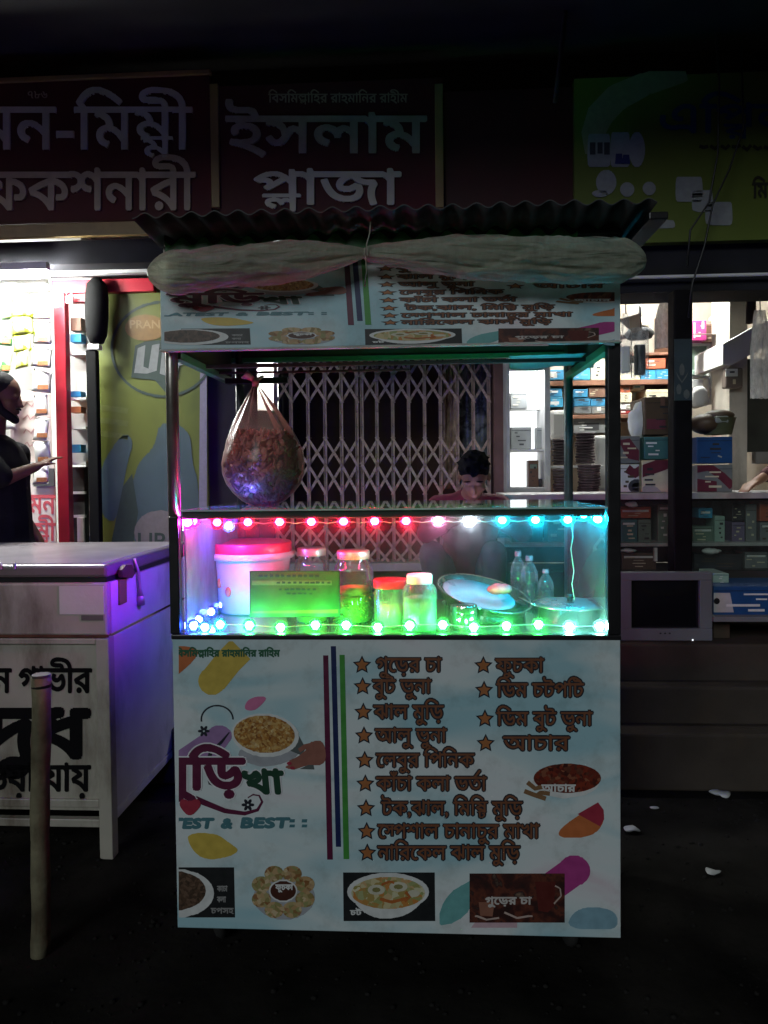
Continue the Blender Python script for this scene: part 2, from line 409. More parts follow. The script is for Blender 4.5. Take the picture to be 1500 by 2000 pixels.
# ------------------------------------------------------------------ shop signs
def sign(name, px0, py0, px1, py1, Y, d, base, label, frame_m=None, fw=.03):
    a, b = pbox(px0, py0, px1, py1, Y, d); t = thing(name, label, 'sign', ((a[0] + b[0]) / 2, Y + d, a[2]))
    mb = MB(); mb.box(a, b); obj('board', mb, base, t)
    return t, Y
MAR = mat('maroon sign face', (.075, .008, .010), .7, var=.25, scale=3, bump=.05, dirt=.2)
M_silver = mat('silver lettering', (.60, .60, .44), .5, var=.12, scale=8, bump=0)
M_gold = mat('brass lettering', (.36, .26, .18), .45, var=.2, scale=8, bump=0)
M_lemon = mat('pale gold lettering', (.34, .29, .22), .45, var=.2, scale=8, bump=0)
M_trim = mat('yellow trim', (.30, .20, .07), .5, var=.2, scale=6, dirt=.3)
def onY(Y, lift): return lambda x, y: P(x, y, Y - lift)
def raised(name, Q, Y, m, parent, depth=.012):
    """letters standing proud of a sign: faces plus side walls"""
    mb = MB(); n = 0
    for (a, b, c, d, ya, yb) in Q:
        mb.v += [P(a, ya, Y - depth), P(b, ya, Y - depth), P(c, yb, Y - depth), P(d, yb, Y - depth)]
        bk = [v + Vector((0, depth, 0)) for v in mb.v[-4:]]; mb.v += bk
        mb.f += [(n, n + 1, n + 2, n + 3), (n + 1, n + 5, n + 6, n + 2), (n + 3, n + 7, n + 4, n)]; mb.sm += [False] * 3; n += 8
    return obj(name, mb, m, parent, fix=False)
t, Y = sign('shop_sign', -330, 150, 411, 437, 4.0, .05, MAR, 'dark maroon sign board with silver and brass Bengali letters over the lit left shop')
raised('lettering', text_quads('িলমন-িম{ম/ম}ী', -178, 374, 210, 291, bold=1.6, rows=80), Y, M_silver, t)
raised('lettering', text_quads('কনেফকশনারী', -210, 380, 337, 408, bold=2.2, rows=80), Y, M_gold, t)
raised('lettering', text_quads('৭৮৬', 54, 92, 178, 192, rows=20), Y, M_gold, t, .003)
for a, b in (((-330, 150), (411, 158)), ((-330, 440), (300, 466))):
    mb = MB(); p, q = pbox(a[0], a[1], b[0], b[1], Y - .02, .03); mb.box(p, q); obj('trim', mb, M_trim, t, .003)
mb = MB(); p, q = pbox(411, 163, 427, 405, Y - .02, .03); mb.box(p, q); obj('trim', mb, M_trim, t, .003)
t, Y = sign('shop_sign', 428, 160, 866, 437, 4.0, .05, MAR, 'dark maroon sign board with two large lines of Bengali letters above the cart roof')
raised('lettering', text_quads('ইসলাম', 442, 832, 228, 297, bold=2.4, rows=80), Y, M_lemon, t)
raised('lettering', text_quads('{প/ল}াজা', 497, 782, 337, 398, bold=2.2, rows=80), Y, M_silver, t)
raised('lettering', text_quads('িবসিম{ল/ল}ািহর রাহমািনর রাহীম', 524, 796, 183, 200, bold=.4, rows=24), Y, M_gold, t, .003)
mb = MB(); p, q = pbox(850, 163, 866, 405, Y - .02, .03); mb.box(p, q); obj('trim', mb, M_trim, t, .003)
t, Y = sign('shop_sign', 868, 175, 1119, 445, 4.02, .04, mat('dark red board', (.06, .008, .01), .6, var=.4, scale=2), 'blank dark red board between the two lettered shop signs')
GRN = mat('green vinyl', (.15, .20, .03), .45, var=.2, scale=1.5, bump=.05)
t, Y = sign('shop_sign', 1122, 137, 1980, 466, 3.98, .06, GRN, 'lime green sign board with faint blue lettering and product pictures over the right shop')
q = stroke([(1160, 300), (1158, 262), (1172, 225), (1205, 190), (1262, 163), (1340, 142)], lambda u: 34 + 20 * sin(u * pi))
quads_obj('swoosh', shape_quads([q], 40, (1126, 140, 1500, 460)), onY(Y, .003), flatm('pale green print', (.30, .30, .16)), t)
quads_obj('lettering', text_quads('এি{প/র}লল', 1290, 1640, 205, 258, bold=1.6, rows=60), onY(Y, .005), flatm('blue print', (.02, .07, .13)), t)
quads_obj('lettering', shape_quads([stroke([(x, 286 + random.uniform(-2, 2)), (x + 9, 290 + random.uniform(-3, 3)), (x + 17, 285 + random.uniform(-2, 2))], 7) for x in range(1366, 1700, 21)], 14), onY(Y, .005), flatm('dark green print', (.03, .03, .015)), t)
quads_obj('lettering', text_quads('িম', 1470, 1500, 358, 386, bold=1.2, rows=24), onY(Y, .005), flatm('dark green print', (.03, .03, .015)), t)
PG = flatm('grey print', (.33, .35, .34)); PD = flatm('dark print', (.05, .05, .06)); PB = flatm('navy print', (.02, .03, .16))
for r in ((1148, 262, 1192, 326), (1193, 259, 1230, 326), (1320, 346, 1372, 394), (1352, 372, 1392, 414), (1378, 395, 1430, 440), (1258, 430, 1318, 446)):
    quads_obj('product_print', shape_quads([smo([(r[0], r[1] + 3), (r[0] + 4, r[1]), (r[2] - 4, r[1] - 1), (r[2], r[1] + 5), (r[2] + 1, r[3] - 3), (r[2] - 6, r[3]), (r[0] + 4, r[3]), (r[0] - 1, r[3] - 6)], 1)], 16), onY(Y, .004), PG, t)
for e in ((1244, 292, 16, 34), (1184, 356, 20, 24), (1225, 370, 14, 14), (1268, 368, 13, 13), (1172, 378, 16, 7)):
    quads_obj('product_print', shape_quads([ring(*e)], 20), onY(Y, .005), PG, t)
for r in ((1152, 278, 1163, 302), (1167, 278, 1177, 300), (1180, 278, 1191, 302)):
    quads_obj('product_print', shape_quads([[(r[0], r[1]), (r[2], r[1]), (r[2], r[3]), (r[0], r[3])]], 2), onY(Y, .007), PD, t)
for r in ((1203, 300, 1215, 320), (1217, 302, 1229, 320)):
    quads_obj('product_print', shape_quads([[(r[0], r[1]), (r[2], r[1]), (r[2] + 2, r[3]), (r[0] - 2, r[3])]], 2), onY(Y, .007), PB, t)
for k, pts in enumerate(([(1398, 60), (1405, 160), (1402, 300), (1385, 395), (1348, 450), (1343, 520)], [(1448, 90), (1452, 250), (1425, 330), (1392, 400), (1376, 480), (1352, 555), (1345, 620)])):
    mb = MB(); mb.tube([P(x, y, 3.8) for x, y in pts], .005, 6)
    tag(obj('cable', mb, M_black, None), ('thin black cable hanging across the lime green sign, left one', 'thin black cable hanging across the lime green sign, right one that loops lower')[k], 'cable')

# ------------------------------------------------------------------ folding grille gate
M_gate = mat('dusty pink steel', (.55, .40, .34), .6, metal=.15, scale=12, var=.25, bump=.2, dirt=.45)
GY = 5.0; gt = thing('folding_gate', 'pinkish steel folding grille gate with crossed flat bars behind the cart', 'gate', (P(760, 930, GY).x, GY, .605))
gp = parent_world(gt)
bars = [540, 570, 603, 636, 668, 698, 708, 737, 768, 799, 830, 861, 894, 925, 955]
zt = P(760, 640, GY).z; zbm = P(760, 1108, GY).z
src = None
for px in bars:
    x = P(px, 900, GY).x
    if src is None:
        mb = MB(); h = zt - zbm
        mb.box((-.011, -.012, 0), (-.008, .012, h)); mb.box((.008, -.012, 0), (.011, .012, h)); mb.box((-.008, .006, 0), (.008, .012, h))
        for k in range(16): mb.ell((0, -.004, .05 + k * h / 16), (.006, .01, .006), 6, 4)
        me = obj('upright', mb, M_gate, gt); me.location = (x - gp.x, 0, zbm - gp.z)
        for v in me.data.vertices: v.co += gp - Vector((0, 0, 0))
        src = me
    else: share(src, gt, (x - gp.x, 0, zbm - gp.z))
dsrc = {}
rows = [(640, 683), (683, 733), (733, 783)], [(858, 908), (908, 962)], [(1030, 1070), (1070, 1106)]
for i in range(len(bars) - 1):
    a, b = bars[i], bars[i + 1]
    if b - a < 20: continue
    for grp in rows:
        for k, (ya, yb) in enumerate(grp):
            for sgn in (1, -1):
                pa = P(a, ya if sgn > 0 else yb, GY); pb = P(b, yb if sgn > 0 else ya, GY)
                d = pb - pa; L = d.length * 1.18; ang = math.atan2(d.z, d.x); c = (pa + pb) / 2
                if not dsrc:
                    mb = MB(); mb.box((-.5, -.003, -.0085), (.5, .003, .0085)); o = obj('lattice_bar', mb, M_gate, gt)
                    for v in o.data.vertices: v.co += gp
                    dsrc[0] = o
                else: o = share(dsrc[0], gt)
                o.location = (c.x - gp.x, -.017 if sgn > 0 else .017, c.z - gp.z); o.rotation_euler = (0, -ang, 0); o.scale = (L, 1, 1)
mb = MB(); a, b = pbox(545, 1100, 966, 1116, 4.9, .25); mb.box(a, b)
tag(obj('threshold_bench', mb, mat('pale grey stone', (.42, .40, .38), .7, scale=5, dirt=.3), None, .006), 'long pale grey ledge at the foot of the folding gate', 'ledge')
# rolled curtain and papers behind the gate
def cloth(name, px0, px1, py0, py1, Y, m, amp=.02, n=60, k=9, label='', cat='curtain'):
    mb = MB(); rows_ = 14; sd_ = random.random() * 50
    for j in range(rows_ + 1):
        for i in range(n + 1):
            u = i / n; v = j / rows_
            p = P(px0 + (px1 - px0) * u, py0 + (py1 - py0) * v, Y)
            w = noise.noise(Vector((u * k + sd_, v * 1.2, .3))) + .5 * noise.noise(Vector((u * k * 2.7, v * 2.1, sd_)))
            mb.v.append(p + Vector((0, w * amp * 2, 0)))
    for j in range(rows_):
        for i in range(n):
            q = j * (n + 1) + i; mb.f.append((q, q + 1, q + n + 2, q + n + 1)); mb.sm.append(True)
    o = obj(name, mb, m, None, fix=False); s = o.modifiers.new('s', 'SOLIDIFY'); s.thickness = .002
    return tag(o, label, cat)
cloth('curtain', 866, 895, 680, 955, 5.15, mat('brown sacking', (.42, .30, .22), .8, scale=20, var=.4), .03, 30, 5, 'brown wrinkled sacking curtain hanging behind the folding gate')
FB = blotch('faded blue print', [(.03, .03, .04), (.25, .3, .33), (.04, .05, .07), (.33, .35, .36)], 5, kind='NOISE', stops=[.35, .48, .53, .65])
cloth('curtain', 895, 967, 680, 960, 5.3, FB, .02, 30, 4, 'bluish grey patterned cloth behind the right end of the folding gate')

# ------------------------------------------------------------------ lamps of the shops (their own light)
def tube_lamp(p, L, axis, es, label, r=.014, lip=False):
    t = thing('tube_lamp', label, 'lamp', p)
    d = Vector(axis).normalized(); c = Vector(p)
    mb = MB(); mb.tube([c - d * L / 2, c + d * L / 2], r, 10); obj('tube', mb, led('tube light %d' % es, (.97, 1, .96), es), t)
    mb = MB(); a = c - d * L / 2 - Vector((0, .02, -.03)); b = c + d * L / 2 + Vector((0, .02, .07)); mb.box(a, b); obj('housing', mb, M_white, t)
    if lip: mb = MB(); mb.box(c + Vector((-L / 2 - .02, -.045, -.055)), c + Vector((L / 2 + .02, -.038, .07))); obj('added_shade', mb, M_white, t)  # front lip added to keep the tube light from spilling forward
    return t
tube_lamp((P(-60, 540, 4.0).x, 4.0, P(20, 540, 4.0).z), .90, (1, 0, 0), 700, 'long white tube lamp in front of the hanging packets of the left shop')
tube_lamp((P(-60, 800, 5.2).x, 5.2, 2.80), 1.2, (1, 0, 0), 330, 'white tube lamp on the ceiling inside the left shop')
tube_lamp((P(1300, 600, 5.3).x, 5.15, 2.84), 1.2, (1, 0, 0), 520, 'white tube lamp on the ceiling inside the right shop', lip=True)
tube_lamp((P(505, 690, 6.8).x, 6.6, P(505, 660, 6.6).z), .6, (1, 0, 0), 500, 'short white tube lamp in the narrow gap left of the gate', lip=True)

mb = MB(); a, b = pbox(380, 802, 560, 1100, 6.3, .3); mb.box(a, b); tag(obj('dark_gap_blocker', mb, M_dark, None, .01), 'dark box added to dim the lower part of the narrow lit gap left of the gate', 'counter')  # dark box added so the lower gap does not show bright
# ------------------------------------------------------------------ left shop
def fr(name, boxes, m, label, cat, bev=.004, parts=None):
    a, b = boxes[0]; t = thing(name, label, cat, ((a[0] + b[0]) / 2, a[1], a[2]))
    for k, (a, b) in enumerate(boxes):
        mb = MB(); mb.box(a, b); obj(parts[k] if parts else 'bar', mb, m, t, bev)
    return t
fr('shop_front_frame', [pbox(109, 572, 131, 1075, 4.36, .06), pbox(100, 545, 300, 571, 4.36, .10), pbox(131, 572, 172, 590, 4.38, .05), pbox(-60, 516, 300, 526, 4.2, .06)], M_red, 'bright red steel shop front post and header at the left shop', 'frame', parts=['post', 'header', 'rail', 'top_rail'])
mb = MB(); a, b = pbox(-60, 527, 292, 536, 4.18, .05); mb.box(a, b); tag(obj('white_rail', mb, M_white, None, .004), 'white lit rail running along the top of the left shop opening', 'rail')
t = thing('padlock', 'brass and steel padlock hanging on the red shop post', 'padlock', P(135, 592, 4.33))
mb = MB(); a, b = pbox(128, 578, 142, 592, 4.33, .02); mb.box(a, b); obj('body', mb, mat('brushed metal', (.6, .58, .52), .3, metal=.8), t, .003)
mb = MB(); mb.tube([P(130, 578, 4.34), P(130, 572, 4.34), P(135, 567, 4.34), P(140, 572, 4.34), P(140, 578, 4.34)], .004, 6); obj('shackle', mb, mat('brushed metal', (.6, .58, .52)), t)
# hanging strips of packets
def packet_mesh(w, h, d, name, m, parent, loc, crimp=True):
    mb = MB(); nx, ny = 8, 8
    for s_ in (-1, 1):
        b0 = len(mb.v)
        for j in range(ny + 1):
            for i in range(nx + 1):
                u, v = i / nx, j / ny
                e = (sin(pi * u) ** .6) * (sin(pi * v) ** .5)
                pin = 1 - .10 * sin(pi * v)
                wv = .12 * noise.noise(Vector((u * 6 + s_, v * 7, w * 90)))
                mb.v.append(Vector(((u - .5) * w * pin, s_ * (e * (.5 + wv)) * d, (v - .5) * h)))
        for j in range(ny):
            for i in range(nx):
                q = b0 + j * (nx + 1) + i; mb.f.append((q, q + 1, q + nx + 2, q + nx + 1)); mb.sm.append(True)
    o = obj(name, mb, m, parent)
    pw = parent_world(parent)
    for v in o.data.vertices: v.co += pw
    o.location = Vector(loc) - pw
    return o
def strip(px, pys, w, h, m, pm, label, Y=4.25, name='packet_strip'):
    t = thing(name, label, 'snack packets', P(px, pys[-1] + h / 2, Y)); pw = parent_world(t); k = 1 / ppm(Y); first = None
    for py in pys:
        jx = random.uniform(-2, 2)
        if first is None:
            first = packet_mesh(w * k, h * k, .045, 'sachet', m, t, P(px, py, Y)); o = first
        else: o = share(first, t, P(px + jx, py, Y) - pw)
        o.rotation_euler = (random.uniform(-.3, .2), random.uniform(-.12, .12), random.uniform(-.4, .4)); o.scale = (random.uniform(.88, 1.06), random.uniform(.7, 1.3), random.uniform(.94, 1.05))
        if pm:
            mb = MB(); c = P(px + jx + 1, py + h * .27, Y - .032); mb.box(c - Vector((w * k * .27, .001, h * k * .10)), c + Vector((w * k * .27, .001, h * k * .10)))
            obj('print_patch', mb, pm, o) if False else obj('print_patch', mb, pm, t, .002)
    return t
PKW = mat('white foil packet', (.85, .83, .78), .3, var=.08, scale=30, bump=.3)
PKB = mat('brown print', (.35, .13, .05), .5, var=.3, scale=60)
PKG = blotch('green foil', [(.05, .25, .06), (.10, .42, .10), (.65, .7, .5), (.06, .3, .2)], 18, rough=.3)
PKY = blotch('lime foil', [(.55, .60, .04), (.40, .50, .03), (.75, .75, .25), (.5, .56, .04)], 14, rough=.3)
PKO = mat('orange print', (.55, .16, .05), .5, var=.3, scale=60)
strip(82, [604, 650, 697, 744, 791, 838, 885, 925], 40, 45, PKW, PKB, 'hanging strip of white sachets with brown prints beside the red post')
strip(44, [602, 636, 670, 702], 42, 36, PKY, None, 'hanging strip of lime yellow snack packets under the white rail', Y=4.2)
strip(12, [600, 652, 705], 32, 50, PKG, PKO, 'hanging strip of green snack packets at the left edge of the picture', Y=4.22)
strip(16, [563, 583], 34, 20, PKG, None, 'two small green packets hung above the lime yellow strip', Y=4.3)
strip(20, [778, 818], 40, 44, PKW, None, 'short strip of white packets behind the man in black', Y=4.4)
t = thing('shop_poster', 'white shop banner with pink Bengali lettering beneath the hanging sachets', 'banner', P(60, 1075, 4.42))
mb = MB(); a, b = pbox(-60, 905, 108, 1080, 4.42, .01); mb.box(a, b); obj('panel', mb, mat('warm white vinyl', (.75, .66, .6), .5, var=.05), t)
PK = flatm('pink red print', (.62, .10, .12))
quads_obj('lettering', text_quads('িলমন', 16, 108, 968, 1003, bold=.8, rows=40), onY(4.42, .003), PK, t)
quads_obj('lettering', text_quads('িম{ম/ম}ী', 34, 108, 1022, 1056, bold=.8, rows=40), onY(4.42, .003), PK, t)
mb = MB(); a, b = pbox(65, 915, 106, 950, 4.40, .01); mb.box(a, b); obj('dark_notice', mb, mat('dark notice', (.08, .08, .08), .5), t)
t = thing('paper_notice', 'pale handwritten paper behind the sachets above the pink lettering', 'paper', P(50, 900, 4.46))
mb = MB(); a, b = pbox(20, 762, 100, 902, 4.46, .004); mb.box(a, b); obj('sheet', mb, mat('pinkish paper', (.75, .62, .58), .7, var=.08, scale=12), t)
q = []
for k, y in enumerate((790, 815, 842, 868)): q += shape_quads([stroke([(42 + j * 5 + k * 2, y + 5 * sin(j * 2.1 + k)) for j in range(8)], 2.5)], 16)
quads_obj('lettering', q, onY(4.46, .003), flatm('faded pink print', (.6, .33, .32)), t)
# narrow glass shelf right of the red post
t = thing('wall_shelf', 'narrow white shelf column of small boxes behind the red post', 'shelf', P(152, 905, 4.5))
mb = MB(); a, b = pbox(133, 592, 168, 905, 4.56, .01); mb.box(a, b); obj('back_panel', mb, M_white, t)
for y in (688, 776, 833, 902):
    mb = MB(); a, b = pbox(133, y, 168, y + 5, 4.44, .12); mb.box(a, b); obj('shelf_board', mb, M_white, t)
for k, (y0, y1, c, lb) in enumerate(((620, 646, (.16, .08, .05), 'brown'), (652, 668, (.03, .3, .62), 'bright blue'), (764, 775, (.03, .25, .55), 'blue white striped'), (794, 806, (.45, .15, .06), 'orange brown'), (868, 884, (.04, .30, .5), 'light blue'))):
    mb = MB(); a, b = pbox(137, y0, 158, y1, 4.46, .07); mb.box(a, b)
    tag(obj('small_box', mb, mat('%s card' % lb, c, .5), None, .002), '%s small box on the narrow white shelf by the red post' % lb, 'box')
t = thing('glass_cabinet', 'small dark glass cabinet below the narrow white shelf', 'cabinet', P(152, 1060, 4.5))
mb = MB(); a, b = pbox(133, 912, 166, 1062, 4.5, .2); mb.box(a, b); obj('carcass', mb, M_dark, t, .004)
for y in (960, 1006):
    mb = MB(); a, b = pbox(134, y, 166, y + 5, 4.48, .02); mb.box(a, b); obj('shelf_board', mb, M_white, t)
mb = MB(); a, b = pbox(150, 1010, 164, 1060, 4.47, .02); mb.box(a, b); obj('white_bag', mb, M_white, t, .006)
# shutter roller cover and black post
t = thing('roller_housing', 'black rounded shutter roller cover and post beside the lime poster', 'shutter', P(183, 1060, 4.3))
mb = MB(); mb.tube([P(189, y, 4.3) for y in (545, 556, 580, 620, 655, 670, 674)], [.03, .058, .066, .066, .058, .04, .005], 16); obj('roller', mb, M_matt, t)
mb = MB(); a, b = pbox(171, 683, 191, 1075, 4.28, .05); mb.box(a, b); obj('post', mb, M_matt, t, .006)
mb = MB(); a, b = pbox(170, 672, 193, 682, 4.27, .05); mb.box(a, b); obj('bracket', mb, M_white, t, .003)

# lime poster
PY = 4.40; t = thing('drink_poster', 'lime green drinks poster with a ringed logo on the wall left of the cart', 'poster', P(300, 1070, PY))
a, b = pbox(191, 556, 404, 1075, PY, .03); mb = MB(); mb.box(a, b); obj('panel', mb, blotch('lime poster print', [(.075, .095, .010), (.11, .13, .015), (.13, .145, .022)], 1.6, kind='NOISE', stops=[.35, .5, .65]), t)
CL = (191, 556, 404, 1075)
def pp(name, loops, lift, m, rows=30): return quads_obj(name, shape_quads(loops, rows, CL), onY(PY, lift), m, t)
pp('print_border', [[(392, 556), (404, 556), (404, 1075), (388, 1075)]], .002, flatm('lilac print', (.2, .18, .24)), 4)
BG_ = blotch('grey blue print', [(.03, .06, .065), (.055, .09, .10), (.04, .058, .052)], 4, kind='NOISE')
pp('print_figure', [smo([(200, 905), (222, 870), (243, 845), (262, 860), (250, 900), (240, 950), (232, 1000), (222, 1020), (198, 1010), (195, 940)])], .002, BG_)
pp('print_figure', [smo([(270, 900), (300, 880), (310, 830), (330, 825), (372, 840), (375, 905), (388, 940), (390, 1075), (248, 1075), (255, 960)])], .0028, BG_)
pp('print_sleeve', [[(240, 950), (258, 925), (270, 1000), (258, 1075), (214, 1075)]], .0036, flatm('deep green print', (.03, .05, .04)))
pp('print_bowl', [ring(314, 1040, 52, 44)], .004, flatm('cream print', (.17, .15, .14)))
pp('print_ring', [stroke(ring(318, 682, 100, 92, 48) + [(418, 682)], 5)], .0044, flatm('deep green print', (.03, .05, .04)), 90)
pp('logo_oval', [ring(284, 640, 40, 26)], .005, flatm('dull orange print', (.22, .12, .03)))
quads_obj('lettering', text_quads('PRAN', 254, 312, 627, 641, bold=.4, rows=24), onY(PY, .006), flatm('buff print', (.36, .24, .10)), t)
pp('logo_letters', [[(264, 675), (283, 667), (330, 663), (322, 740), (345, 770), (335, 780), (302, 742), (256, 738)]], .0052, flatm('deep green print', (.03, .05, .04)), 60)
pp('logo_letters', [[(269, 680), (284, 674), (280, 716), (290, 720), (297, 674), (312, 671), (306, 724), (286, 730), (262, 728)], [(318, 672), (372, 672), (385, 700), (350, 715), (345, 740), (312, 730)]], .006, flatm('pale grey print', (.2, .21, .2)), 60)
quads_obj('lettering', text_quads('UP', 270, 322, 1044, 1072, bold=.6, rows=24, clip=CL), onY(PY, .006), flatm('deep green print', (.03, .05, .04)), t)
for y in (795, 820, 846): pp('print_shadow', [stroke([(191, y), (225, y + 4), (250, y + 8)], 11)], .002, flatm('olive print', (.12, .14, .03)), 12)

# ------------------------------------------------------------------ right shop
def crate(px0, py0, px1, py1, Y, d, m, label, cat='box', name='carton', patch=None, pm=None, rz=0, tape=None, group=None, bev=.004):
    """a closed box with flaps seam and, where seen, a printed patch (photo px)"""
    a, b = pbox(px0, py0, px1, py1, Y, d); c = ((a[0] + b[0]) / 2, Y + d / 2, a[2]); t = thing(name, label, cat, c, group)
    mb = MB(); mb.box(a, b); obj('body', mb, m, t, bev)
    if tape: mb = MB(); mb.box(((a[0] + b[0]) / 2 - .012, a[1] - .0015, b[2] - .05), ((a[0] + b[0]) / 2 + .012, b[1] * .5 + a[1] * .5, b[2] + .0015)); obj('tape', mb, tape, t)
    mb = MB(); mb.box((a[0] + .003, a[1] - .001, b[2] - (b[2] - a[2]) * .16), (b[0] - .003, a[1] + .001, b[2] - (b[2] - a[2]) * .16 + .0025)); obj('flap_edge', mb, M_black, t)
    if patch:
        for k, (q, mm) in enumerate(patch):
            mb = MB(); p0, p1 = pbox(q[0], q[1], q[2], q[3], Y - .002, .0025); mb.box(p0, p1); obj('print_patch', mb, mm, t)
    w_, h_ = px1 - px0, py1 - py0
    if w_ > 17 and h_ > 11:
        rs = random.Random(int(px0 * 31 + py0)); L_ = []
        for k in range(4):
            x = px0 + 2 + rs.random() * w_ * .5; y = py0 + h_ * (.24 + .17 * k); ww = w_ * rs.uniform(.12, .4); hh = max(.9, h_ * rs.uniform(.03, .09)); L_.append([(x, y), (x + ww, y), (x + ww, y + hh), (x, y + hh)])
        quads_obj('print_marks', shape_quads(L_, 22, (px0 + 1, py0 + 1, px1 - 1, py1 - 1)), onY(Y, .0035), rs.choice((C_wh, C_black, C_dk, C_cream)), t)
    t.rotation_euler.z = rz
    return t
def cm(n, c, **k): return mat(n, c, k.pop('rough', .5), var=k.pop('var', .12), scale=k.pop('scale', 14), bump=.05, **k)
C_blue = cm('blue card', (.04, .27, .50)); C_lb = cm('light blue card', (.22, .48, .62)); C_or = cm('orange red card', (.45, .10, .04)); C_cream = cm('cream card', (.68, .60, .42))
C_wh = cm('white card', (.75, .75, .72)); C_br = cm('brown card', (.30, .19, .10)); C_dk = cm('dark brown card', (.09, .055, .03)); C_gr = cm('grey card', (.20, .21, .21)); C_mag = cm('magenta card', (.40, .03, .17))
C_pr = cm('plum card', (.16, .03, .05)); C_teal = cm('teal card', (.05, .16, .16)); C_gn = cm('sage card', (.16, .22, .17)); C_rd = cm('deep red card', (.28, .02, .02)); C_mint = cm('mint card', (.35, .5, .42)); C_navy = cm('royal blue card', (.01, .07, .22)); C_lil = cm('lilac card', (.18, .14, .24)); C_black = cm('black card', (.03, .03, .035))
# shelves on the back wall
t = thing('shelf_unit', 'brown wooden shelves along the back wall of the right shop', 'shelf', P(1190, 1000, 5.9))
for nm, q in (('shelf_board', (1062, 742, 1318, 752)), ('shelf_board', (1062, 809, 1318, 817)), ('shelf_board', (1062, 690, 1318, 695)), ('side_panel', (1311, 600, 1319, 1000)), ('side_panel', (1058, 640, 1064, 1000))):
    mb = MB(); a, b = pbox(*q, 5.85, .42); mb.box(a, b); obj(nm, mb, M_wood, t, .003)
SB = [(1070, 722, 1101, 742, C_blue, 'bright blue box at the left end of the upper brown shelf', [((1074, 726, 1088, 738), C_wh)]),
      (1120, 718, 1153, 742, C_lb, 'pale blue box on the upper brown shelf left of the cream box', [((1122, 732, 1150, 740), C_blue)]),
      (1154, 699, 1184, 742, C_cream, 'tall cream box on the upper shelf seen right of the rear cart post', [((1156, 712, 1182, 718), C_wh)]),
      (1211, 724, 1250, 742, C_cream, 'flat cream box beneath the hanging plastic bags on the upper shelf', None),
      (1251, 722, 1281, 742, C_lb, 'blue and white patterned box under the orange box, left one', [((1253, 730, 1279, 741), C_blue)]),
      (1282, 721, 1311, 742, C_lb, 'blue and white patterned box under the orange box, right one', [((1284, 730, 1309, 741), C_blue)]),
      (1262, 700, 1300, 720, C_or, 'orange red box with a pale round mark on the upper shelf', [((1264, 704, 1278, 707), C_wh), ((1264, 711, 1280, 714), C_wh)]),
      (1068, 758, 1098, 775, C_blue, 'blue box on the middle shelf behind the white lit cabinet edge', [((1072, 762, 1090, 767), C_wh)]),
      (1068, 776, 1100, 795, C_lb, 'pale blue box under the blue box on the middle shelf', [((1072, 784, 1092, 790), C_wh)]),
      (1120, 760, 1148, 776, C_blue, 'top blue box of the middle shelf stack just left of the brown one', [((1124, 764, 1140, 767), C_wh)]),
      (1150, 756, 1184, 776, C_br, 'brown box on top of the blue boxes on the middle shelf', None),
      (1122, 777, 1153, 793, C_blue, 'blue box with a dark slot in the second row of the middle shelf, left', [((1130, 779, 1142, 783), C_black)]),
      (1154, 777, 1184, 793, C_blue, 'blue box with a dark slot in the second row of the middle shelf, right', [((1164, 779, 1176, 783), C_black)]),
      (1122, 794, 1155, 808, C_gr, 'grey blue box in the lowest row of the middle shelf, left', [((1136, 795, 1148, 800), C_black)]),
      (1156, 794, 1184, 808, C_gr, 'grey blue box in the lowest row of the middle shelf, right', [((1166, 795, 1174, 803), C_wh)]),
      (1211, 753, 1231, 766, C_or, 'small orange box standing on the cream boxes of the middle shelf', [((1217, 756, 1229, 762), C_br)]),
      (1236, 752, 1259, 760, C_cream, 'small pale green printed box on the middle shelf', [((1239, 754, 1250, 757), C_teal)]),
      (1211, 767, 1234, 786, C_cream, 'cream box under the small orange box on the middle shelf', None),
      (1211, 787, 1236, 800, C_wh, 'white box low on the middle shelf beside the white sheet', None),
      (1211, 793 + 8, 1236, 808, C_rd, 'dark red box at the very bottom of the middle shelf', [((1213, 803, 1222, 806), C_wh)]),
      (1262, 760, 1311, 808, C_cream, 'large pale carton on the middle shelf behind the dark brown carton', None),
      (1120, 818, 1186, 846, C_gr, 'grey carton below the middle shelf behind the cable stacks', [((1140, 826, 1170, 840), C_black)])]
for q in SB: crate(q[0], q[1], q[2], q[3], 5.88 + random.uniform(-.01, .01), .3, q[4], q[5], patch=q[6])
# top shelf cluster under the ceiling
crate(1375, 632, 1436, 668, 5.4, .3, C_br, 'tan carton on top of the glass fronted shelf in the right shop', tape=C_cream)
crate(1353, 626, 1380, 665, 5.35, .25, C_mag, 'magenta carton beside the tan carton on the glass fronted shelf', patch=[((1371, 628, 1375, 642), C_wh), ((1355, 630, 1358, 660), C_wh)])
t = thing('roll_pack', 'pale wrapped roll lying on the tan carton', 'packet', P(1398, 631, 5.5)); mb = MB(); mb.tube([P(1385, 625, 5.5), P(1390, 624, 5.5), P(1410, 624, 5.5), P(1414, 625, 5.5)], [.01, .025, .025, .01], 10); obj('wrap', mb, C_cream, t)
t = thing('glass_shelf', 'white framed shelf with a green glass front in the right shop', 'cabinet', P(1370, 790, 5.5))
for q in ((1348, 668, 1392, 674), (1385, 674, 1392, 790), (1348, 734, 1385, 738), (1348, 786, 1385, 792)):
    mb = MB(); a, b = pbox(*q, 5.45, .25); mb.box(a, b); obj('frame', mb, M_white, t, .003)
mb = MB(); a, b = pbox(1348, 676, 1384, 733, 5.5, .006); mb.box(a, b); obj('glass', mb, cm('green glass', (.25, .33, .26), rough=.2), t)
